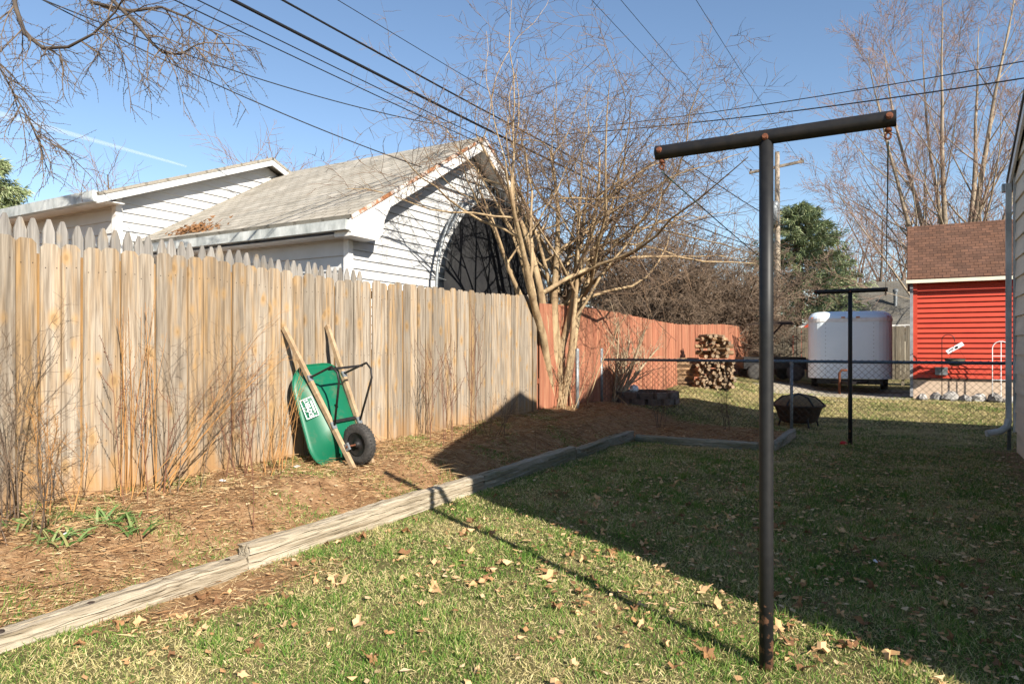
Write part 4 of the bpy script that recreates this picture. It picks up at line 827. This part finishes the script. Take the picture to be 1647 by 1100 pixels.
def blob(name, label, cat, group, p, s, m, seed, parent=None):
    rn = random.Random(seed); b = MB(); n = 9
    prof = [(.05, 0), (.8, .02), (1, .3), (.85, .7), (.45, .95), (.02, 1)]; b.lathe((0, 0, 0), (0, 0, 1), prof, n); b.v = [(x * s[0] * rn.uniform(.75, 1.2), y * s[1] * rn.uniform(.75, 1.2), z * s[2] * rn.uniform(.85, 1.1)) for x, y, z in b.v]
    o = b.build(name, m, parent); o.location = p; o.rotation_euler = (0, 0, rn.uniform(0, 6)); return tag(o, label, cat, group)
ORD = ['leftmost', 'second', 'third', 'fourth', 'fifth', 'sixth', 'seventh']
for i in range(7):
    x = .35 + i * .3; blob('edging_rock', f'{ORD[i]} rough grey edging rock from the left along the red shed base', 'rock', 'rocks along the shed base', (x, 20.05 + .05 * math.sin(i * 2), gz(x, 20.05) - .02), (.19, .13, .17 + .04 * (i % 3)), M['rock'], 300 + i)
# shepherd hook with basket and tag; trellis
hk = pt(1515, 637, 16.9); hz = gz(hk.x, hk.y)
o = thing('shepherd_hook', 'thin dark shepherd hook standing before the red shed', 'hook', loc=(hk.x, hk.y, hz))
MB().tube([(0, 0, -.1), (0, 0, 1.5)] + [(.13 - .13 * math.cos(a), 0, 1.5 + .13 * math.sin(a)) for a in np.linspace(.2, math.pi, 9)] + [(.27, 0, 1.45)], .009, 6).build('rod', M['blackm'], o, True)
bk = thing('hanging_basket', 'dark moss-lined hanging basket below the shepherd hook', 'basket', loc=(hk.x + .27, hk.y, hz + .85))
MB().lathe((0, 0, 0), (0, 0, 1), [(0, 0), (.10, .02), (.18, .08), (.22, .17), (.20, .18), (0, .14)], 18).build('liner', M['moss'], bk, True)
MB().tube([(.22 * math.cos(a), .22 * math.sin(a), .18) for a in np.linspace(0, 6.28, 20, endpoint=False)], .008, 5, closed=True).build('rim_wire', M['blackm'], bk)
for a in (0, 2.1, 4.2): MB().tube([(.22 * math.cos(a), .22 * math.sin(a), .18), (0, 0, .58)], .003, 4).build('chain', M['blackm'], bk)
sg = thing('garden_sign', 'small tilted white sign hanging from the shepherd hook', 'sign', loc=(hk.x + .27, hk.y - .03, hz + 1.30))
rot = Matrix.Rotation(R(-33), 3, 'Y'); MB().box((0, 0, 0), (.40, .015, .10), rot).build('board', M['white'], sg)
ch = MB(); ch.box((.03, -.009, .012), (.07, .003, .05), rot); ch.box((-.08, -.009, -.045), (.1, .003, .02), rot); ch.build('painted_mark', M['blackm'], sg)
tp = pt(1610, 625, 16.3); o = thing('garden_trellis', 'white arched wire trellis against the red shed', 'trellis', loc=(tp.x, tp.y, gz(tp.x, tp.y)))
arch = [(-.17, 0, 0), (-.17, 0, 1.3)] + [(-.17 * math.cos(a), 0, 1.3 + .17 * math.sin(a)) for a in np.linspace(.3, 2.84, 8)] + [(.17, 0, 1.3), (.17, 0, 0)]
MB().tube(arch, .011, 6).build('frame', M['white'], o, True); MB().tube([(0, 0, 0), (0, 0, 1.46)], .009, 6).build('centre_rod', M['white'], o)
for z in (.55, 1.12): MB().bar((-.17, 0, z), (.17, 0, z), .014, .014).build('cross_bar', M['white'], o)
# ---------------------------------------------------------------- cargo trailer
tp = pt(1366, 620, 19.6); tz = gz(tp.x, tp.y); ct = thing('cargo_trailer', 'white round-nosed cargo trailer parked on the gravel', 'trailer', loc=(tp.x, tp.y, tz), rz=R(4))
def rrect(hw, y0_, y1_, z, rad, n=8):
    return [(hw - rad + rad * math.cos(a), y1_ - rad + rad * math.sin(a), z) for a in np.linspace(0, math.pi / 2, 3)] + [(-hw + rad + rad * math.cos(a), y1_ - rad + rad * math.sin(a), z) for a in np.linspace(math.pi / 2, math.pi, 3)] + \
           [(-hw + .45 + .45 * math.cos(a), y0_ + .45 + .45 * math.sin(a), z) for a in np.linspace(math.pi, 1.5 * math.pi, n)] + [(hw - .45 + .45 * math.cos(a), y0_ + .45 + .45 * math.sin(a), z) for a in np.linspace(1.5 * math.pi, 2 * math.pi, n)]
def shell(name, levels, m):
    b = MB(); k = 22
    for (hw, y0_, z) in levels: b.v += rrect(hw, y0_, 4.2, z, .08)
    for i in range(len(levels) - 1):
        for j in range(k): b.f.append((i * k + j, i * k + (j + 1) % k, (i + 1) * k + (j + 1) % k, (i + 1) * k + j))
    b.f.append(tuple(range(k))[::-1]); b.f.append(tuple((len(levels) - 1) * k + j for j in range(k))); return b.build(name, m, ct)
shell('body', [(1.11, 0, .42), (1.10, 0, 2.06)], M['trailer']); shell('roof_band', [(1.115, -.015, 2.06), (1.11, -.01, 2.16)], M['trim'])
shell('roof', [(1.10, 0, 2.16), (1.09, .03, 2.22), (1.03, .14, 2.31), (.92, .38, 2.37)], M['trailer'])
for x in (-.95, -.16, .02, .22, .95): MB().box((x, .0 + (.16 if abs(x) > .8 else -.02), 2.18), (.10, .03, .035)).build('marker_light', M['amber'], ct)
for x in (-.62, .62):
    b = MB()
    for k in range(14): b.lathe((x, -.004, .5 + k * .115), (0, -1, 0), [(0, .006), (.010, .004), (.012, 0)], 6)
    b.build('rivet_row', M['greym'], ct)
MB().box((0, .01, .34), (1.7, .1, .14)).build('frame_rail', M['blackm'], ct); MB().bar((-.5, .1, .32), (0, -1.1, .34), .08, .08).build('tongue', M['blackm'], ct); MB().bar((.5, .1, .32), (0, -1.1, .34), .08, .08).build('tongue', M['blackm'], ct)
MB().tube([(-.25, -.7, .0), (-.25, -.7, .6), (-.2, -.7, .68), (-.05, -.7, .68)], .035, 10).build('tongue_jack', M['rust'], ct, True)
for s in (-1, 1):
    w_ = bpy.data.objects.new('wheel', None); COL.objects.link(w_); w_.parent = ct; w_.location = (s * .98, 2.3, .34)
    MB().lathe((0, 0, 0), (1, 0, 0), [(.2, -.09), (.3, -.1), (.34, -.05), (.34, .05), (.3, .1), (.2, .09)], 24).build('tyre', M['black'], w_, True); MB().lathe((0, 0, 0), (1, 0, 0), [(0, -.05), (.2, -.07), (.2, .07), (0, .05)], 16).build('rim', M['greym'], w_)
# dark low utility trailer in the shade left of it
up_ = pt(1238, 615, 22); o = thing('utility_cart', 'low black cart parked in shade between woodpile and trailer', 'cart', loc=(up_.x, up_.y, gz(up_.x, up_.y)), rz=R(25))
MB().box((0, 0, .42), (1.9, 1.1, .06)).build('deck', M['blackm'], o)
for (x, y, sx_, sy_) in ((0, -.54, 1.9, .04), (0, .54, 1.9, .04), (-.94, 0, .04, 1.0), (.94, 0, .04, 1.0)): MB().box((x, y, .60), (sx_, sy_, .3)).build('side_panel', M['blackm'], o)
for (x, y) in ((-.6, -.62), (-.6, .62), (.6, -.62), (.6, .62)): MB().lathe((x, y, .27), (0, 1, 0), [(0, -.05), (.16, -.06), (.26, -.05), (.27, 0), (.26, .05), (.16, .06), (0, .05)], 18).build('wheel', M['black'], o, True)
MB().bar((.95, 0, .4), (1.7, 0, .3), .05, .05).build('drawbar', M['blackm'], o)
# slatted rack on a post
rp_ = pt(1240, 600, 23); o = thing('slatted_rack', 'dark slatted rack on a post before the back fence', 'rack', loc=(rp_.x, rp_.y, gz(rp_.x, rp_.y)))
MB().bar((0, 0, 0), (0, 0, 1.75), .09, .09, (0, 1, 0)).build('post', M['brownm'], o); MB().bar((0, -.02, 1.4), (.35, -.02, 1.8), .05, .05).build('brace', M['brownm'], o)
for k in range(5): MB().box((.02 * k, -.3 + k * .16, 1.80 + .03 * k), (1.5 - .12 * k, .09, .035)).build('slat', M['brownm'], o)
# firewood
lm = []
for k in range(4):
    rn = random.Random(k); b = MB(); n = (3, 5, 4, 6)[k]; b.lathe((0, -.22, 0), (0, 1, 0), [(.055, 0), (.055, .44)], n); b.v = [(x * rn.uniform(.8, 1.2), y, z * rn.uniform(.7, 1.2)) for x, y, z in b.v]
    b.f.append(tuple(range(n))[::-1]); b.f.append(tuple(range(n, 2 * n))); me = b.mesh('log'); me.materials.append(M['log']); me.materials.append(M['logend']); me.polygons[-1].material_index = 1; me.polygons[-2].material_index = 1; lm.append(me)
wp = pt(1148, 622, 17.6); LG = []
def lay(x, y, z, rz, rx=0, sec='front face'):
    o = bpy.data.objects.new('split_log', random.choice(lm)); COL.objects.link(o); o.location = (wp.x + x, wp.y + y, z); o.rotation_euler = (rx, random.uniform(0, 6.28), rz); LG.append(o)
    tag(o, f'split log in the {sec} of the firewood pile by the red fence', 'log', f'logs in the {sec} of the firewood pile')
wz = gz(wp.x, wp.y)
for row in range(8):
    for c in range(9): lay(-.42 + c * .105 + random.gauss(0, .025), random.gauss(0, .05), wz + .05 + row * .09 + random.gauss(0, .012), R(30) + random.gauss(0, .12), random.gauss(0, .05))
for row in range(9):
    for c in range(2): lay(-.80 - c * .12 + row * .02, .05 + random.gauss(0, .02) - c * .1, wz + .05 + row * .085, R(110) + random.gauss(0, .15), 0, 'sideways left stack')
for row in range(7):
    wn = 5 - (row > 4)
    for c in range(wn): lay(-.25 + c * .13 + random.gauss(0, .02), random.gauss(0, .03), wz + .83 + row * .085, R(115 if row % 2 else 35) + random.gauss(0, .25), random.gauss(0, .06), 'loose upper heap')
# grey roofed house and small red shed beyond the back fence
gb = pt(1425, 559, 34); o = thing('distant_house', 'grey shingle roof of a distant house behind the trailer', 'house', loc=(gb.x, gb.y, 0))
MB().box((1.5, 3, 1.3), (9, 6, 2.6)).build('wall', M['cream'], o); MB().slab((-3.3, -.5, 2.55), (6.5, -.5, 2.55), (6.5, 3, 5.0), (-3.3, 3, 5.0), .1).build('roof', M['roofd'], o)
MB().slab((-3.3, 6.5, 2.55), (6.5, 6.5, 2.55), (6.5, 3, 5.0), (-3.3, 3, 5.0), .1).build('roof', M['roofd'], o); MB().lathe((.4, 1.0, 3.5), (0, 0, 1), [(.09, 0), (.09, .75), (.13, .76), (.13, .9), (0, .95)], 12).build('vent_pipe', M['galv'], o)
MB().box((1.6, -.52, 2.5), (9.9, .06, .14)).build('fascia', M['trim'], o)
gb = pt(1318, 559, 33); o = thing('small_red_outbuilding', 'small red outbuilding with white roof edge behind the back fence', 'shed', loc=(gb.x, gb.y, 0))
MB().poly([(-1.2, 0, 0), (1.2, 0, 0), (1.2, 0, 2.2), (0, 0, 3.0), (-1.2, 0, 2.2)], (0, 2.5, 0)).build('wall', M['redsid'], o)
for s in (-1, 1): MB().slab((s * 1.5, -.2, 2.05), (s * 1.5, 2.7, 2.05), (0, 2.7, 3.1), (0, -.2, 3.1), .12).build('roof', M['trim'], o)
# fire pit
fp = pt(1284, 678, 13.1); fz = gz(fp.x, fp.y); o = thing('fire_pit', 'rusty round fire pit bowl with domed mesh lid behind the chain link', 'fire pit', loc=(fp.x, fp.y, fz))
MB().lathe((0, 0, 0), (0, 0, 1), [(0, .06), (.26, .06), (.34, .10), (.42, .34), (.49, .38), (.49, .40), (.40, .39), (.3, .14), (0, .12)], 32).build('bowl', M['pit'], o, True)
MB().lathe((0, 0, .40), (0, 0, 1), [(.43, 0), (.40, .05), (.28, .14), (.12, .18), (0, .19)], 24).build('mesh_lid', mat('lid_mesh', (.22, .15, .07), (.10, .06, .03), scale=60, rough=.8), o, True)
for k in range(6):
    a = k * math.pi / 3 + .2; MB().tube([(.46 * math.cos(a), .46 * math.sin(a), .40), (.30 * math.cos(a), .30 * math.sin(a), .545), (0, 0, .605)], .016, 5).build('lid_rib', M['blackm'], o)
for k in range(4):
    a = k * math.pi / 2 + .6; MB().tube([(.34 * math.cos(a), .34 * math.sin(a), .16), (.40 * math.cos(a), .40 * math.sin(a), -.02)], .018, 6).build('leg', M['blackm'], o)
# block ring planter behind the fence post
bp_ = pt(1038, 660, 14.2); o = thing('block_ring_planter', 'low dark block ring planter in shade behind the fence', 'planter', loc=(bp_.x, bp_.y, gz(bp_.x, bp_.y)))
bb = MB().box((0, 0, 0), (.26, .16, .12)).mesh('block'); bb.materials.append(M['brick'])
for lv in range(2):
    for k in range(13):
        a = 2 * math.pi * (k + .5 * lv) / 13; c = bpy.data.objects.new('block', bb); COL.objects.link(c); c.parent = o; c.location = (.6 * math.cos(a), .6 * math.sin(a), .05 + lv * .125); c.rotation_euler = (0, 0, a + math.pi / 2)
blob('white_scrap', 'crumpled white bag on the block ring planter', 'bag', None, (bp_.x - .2, bp_.y - .15, gz(bp_.x, bp_.y) + .22), (.11, .09, .14), M['paper'], 401); blob('white_scrap', 'white stone beside the block ring planter', 'stone', None, (bp_.x - .75, bp_.y - .3, gz(bp_.x, bp_.y) + .12), (.1, .08, .12), M['paper'], 402)
blob('red_object', 'small red plastic scrap at the foot of the distant clothesline post', 'scrap', None, (FT[0] - .09, FT[1] - .06, FT[2] + .005), (.06, .05, .06), M['red'], 403)
for i, (px, py, Z, lab) in enumerate(((477, 768, 6.2, 'white paper scrap on the bed below the wheelbarrow'), (358, 799, 5.6, 'blue grey paper scrap on the bed among the dry stems'), (1410, 905, 4.6, 'white scrap in the shaded lawn right of the near post'), (107, 940, 4.1, 'tiny white scrap near the lowest timber'))):
    p = pt(px, py, Z); p.z = gz(p.x, p.y) + .01; blob('paper_scrap', lab, 'scrap', None, p, (.035, .02, .015), M['paper'], 410 + i)
rs = pt(927, 640, 13.6); b = MB().bar((rs.x, rs.y, gz(rs.x, rs.y) - .1), (rs.x, rs.y, 1.15), .09, .09, (0, 1, 0)); tag(b.build('wooden_stake', mat('dark_red_stake', (.16, .06, .04), (.08, .035, .03), scale=9)), 'dark reddish stake standing between the two steel posts', 'stake')
# ---------------------------------------------------------------- dead weeds and plants in the bed
M['stemo'] = mat('orange_dry_stem', (.42, .22, .075), (.26, .13, .05), scale=5); M['stemd'] = mat('dark_dry_stem', (.17, .115, .075), (.08, .06, .045), scale=5); M['stemr'] = mat('red_brown_stem', (.20, .09, .05), (.11, .05, .035), scale=5)
PW = {'bush': dict(n=[8, 6, 4], wob=[.12, .2, .25], up=[.0, .02, 0], taper=[.4, .4, .5], kids=[7, 4], start=[.25, .3], ang=[(20, 50), (25, 60)], len=[(.3, .55), (.25, .45)], rr=[.6, .6], rmin=.0014, thick=3),
      'reed': dict(n=[9, 3], wob=[.05, .1], up=[-.01, 0], taper=[.35, .5], kids=[5], start=[.6], ang=[(15, 40)], len=[(.05, .12)], rr=[.6], rmin=.0012, thick=3),
      'dock': dict(n=[9, 5, 2], wob=[.06, .1, .2], up=[.02, .12, 0], taper=[.4, .5, .8], kids=[6, 22], start=[.35, .2], ang=[(20, 40), (40, 90)], len=[(.25, .45), (.03, .06)], rr=[.7, 1.6], rmin=.002, thick=3),
      'arch': dict(n=[10, 5], wob=[.06, .15], up=[-.05, 0], taper=[.3, .5], kids=[6], start=[.4], ang=[(20, 50)], len=[(.12, .25)], rr=[.5], rmin=.0012, thick=3)}
weeds = [('bush', 28, 4.30, 1.25, 9, .3, 'stemd', 'dark twiggy dead shrub at the left edge of the fence'), ('bush', 75, 4.45, .9, 6, .3, 'stemo', 'small tan dead shrub beside the dark one at the left edge'), ('reed', 212, 5.15, 1.45, 15, .06, 'stemo', 'tall orange dry reeds standing upright against the fence'),
         ('arch', 250, 5.2, 1.6, 9, .9, 'stemo', 'orange arching dry canes leaning right from the reeds'), ('bush', 300, 5.3, 1.35, 4, .6, 'stemd', 'thin dark dead stems leaning right across the fence boards'), ('dock', 235, 5.0, .95, 3, .1, 'stemr', 'red brown seed stalks beside the orange reeds'),
         ('bush', 395, 5.8, 1.1, 7, .4, 'stemr', 'brown dead weed midway between reeds and wheelbarrow'), ('arch', 440, 6.0, 1.0, 12, .35, 'stemo', 'tan dry grass spray just left of the wheelbarrow'), ('dock', 690, 8.0, 1.0, 3, .1, 'stemr', 'leftmost dock stalk right of the wheelbarrow'),
         ('dock', 722, 7.8, 1.25, 4, .12, 'stemr', 'tallest dock stalk cluster right of the wheelbarrow'), ('dock', 765, 8.4, 1.45, 3, .15, 'stemr', 'dock stalk beside the house shadow on the fence'), ('bush', 800, 8.6, .6, 8, .6, 'stemd', 'low dark dead weed inside the shaded bed'),
         ('bush', 1060, 12.2, .9, 8, .3, 'stemd', 'thin dark stems along the chain link in the middle'), ('bush', 1170, 11.9, .8, 6, .25, 'stemd', 'thin dark stems along the chain link near the post'), ('bush', 940, 12.0, .8, 7, .4, 'stemr', 'dry weeds at the foot of the chain link end post'), ('reed', 408, 4.9, .5, 1, .05, 'stemr', 'single bare stick standing in the open bed'), ('bush', 20, 3.95, .7, 7, .5, 'stemd', 'low dead brambles in the lower left corner of the bed')]
for i, (kd, px, Z, h, ns, sp, mm, lab) in enumerate(weeds):
    p = pt(px, 559, Z); x, y = max(p.x, -5.08), p.y
    if kd != 'bush' or px < 900: pass
    rn = random.Random(500 + i); st = []
    for k in range(ns):
        a = rn.uniform(0, 6.28); t = sp * rn.uniform(.2, 1); off = (rn.gauss(0, .05), rn.gauss(0, .09), 0)
        d = (max(t * math.cos(a), -.1 if x < -4.9 else -9), t * abs(math.sin(a)) if kd == 'arch' or 'right' in lab else t * math.sin(a), 1); st.append((off, d, h * rn.uniform(.7, 1.1), rn.uniform(.003, .0055)))
    o = tree('dead_weed', lab, 'plant', (x, y, gz(x, y) - .02), st, PW[kd], M[mm], M[mm], 520 + i, 'dead weeds in the bed', names=('stems', 'twigs'))
# pale dry shrub behind the end post
p = pt(985, 640, 14.0); rn = random.Random(77); st = [((rn.gauss(0, .06), rn.gauss(0, .06), 0), (rn.gauss(.15, .22), rn.gauss(.1, .22), 1), rn.uniform(1.0, 1.8), rn.uniform(.02, .034)) for k in range(13)]
M['pale'] = mat('pale_dry_bark', (.46, .36, .24), (.30, .22, .14), scale=8); tree('pale_dry_shrub', 'pale dry shrub behind the chain link end post', 'shrub', (p.x, p.y, gz(p.x, p.y)), st, dict(PW['bush'], rmin=.004), M['pale'], M['pale'], 78, names=('stems', 'twigs'))
# green strap-leaf clumps
M['strap'] = attr_mat('strap_leaves', [(.05, .11, .025), (.10, .19, .05), (.17, .26, .09), (.32, .30, .12)], transl=.25, rough=.5)
for i, (px, py, Z, n, lab) in enumerate(((95, 930, 4.05, 46, 'nearer green strap-leaf clump in the bed at lower left'), (180, 888, 4.45, 60, 'larger green strap-leaf clump with upright blades in the bed'), (50, 905, 4.2, 26, 'small sprawling green clump at the left edge of the bed'), (222, 905, 4.4, 30, 'flat green clump right of the larger strap-leaf clump'))):
    p = pt(px, py, Z); x, y = p.x, p.y; th = rng.uniform(0, 6.28, n); t = rng.uniform(.3, 1.6, n); P_ = np.column_stack([rng.normal(0, .07, n), rng.normal(0, .07, n), np.full(n, -.005)]); D_ = np.column_stack([np.cos(th) * t, np.sin(th) * t, np.ones(n)])
    c = strips('strap_leaves', P_, D_, rng.uniform(.12, .27, n), rng.uniform(.010, .02, n), rng.uniform(0, 1, n), M['strap'], .9, 5); c.name = 'strap_leaf_clump'; c.location = (x, y, gz(x, y)); tag(c, lab, 'plant', 'green clumps in the bed')
# ---------------------------------------------------------------- contrail
cm = bpy.data.materials.new('contrail'); cm.use_nodes = True; n_ = cm.node_tree; tb_ = nd(cm, 'ShaderNodeBsdfTransparent'); df = nd(cm, 'ShaderNodeBsdfDiffuse'); mxs = nd(cm, 'ShaderNodeMixShader'); mxs.inputs[0].default_value = .08
n_.links.new(tb_.outputs[0], mxs.inputs[1]); n_.links.new(df.outputs[0], mxs.inputs[2]); n_.links.new(mxs.outputs[0], n_.nodes['Material Output'].inputs[0])
a, b = pt(-120, 150, 1500), pt(300, 268, 1900); o = MB().tube([a.lerp(b, t) for t in np.linspace(0, 1, 12)], [9 - 6 * t for t in np.linspace(0, 1, 12)], 10).build('contrail', cm, None, True)
tag(o, 'faint white vapour trail low in the left sky', 'contrail', kind='stuff')
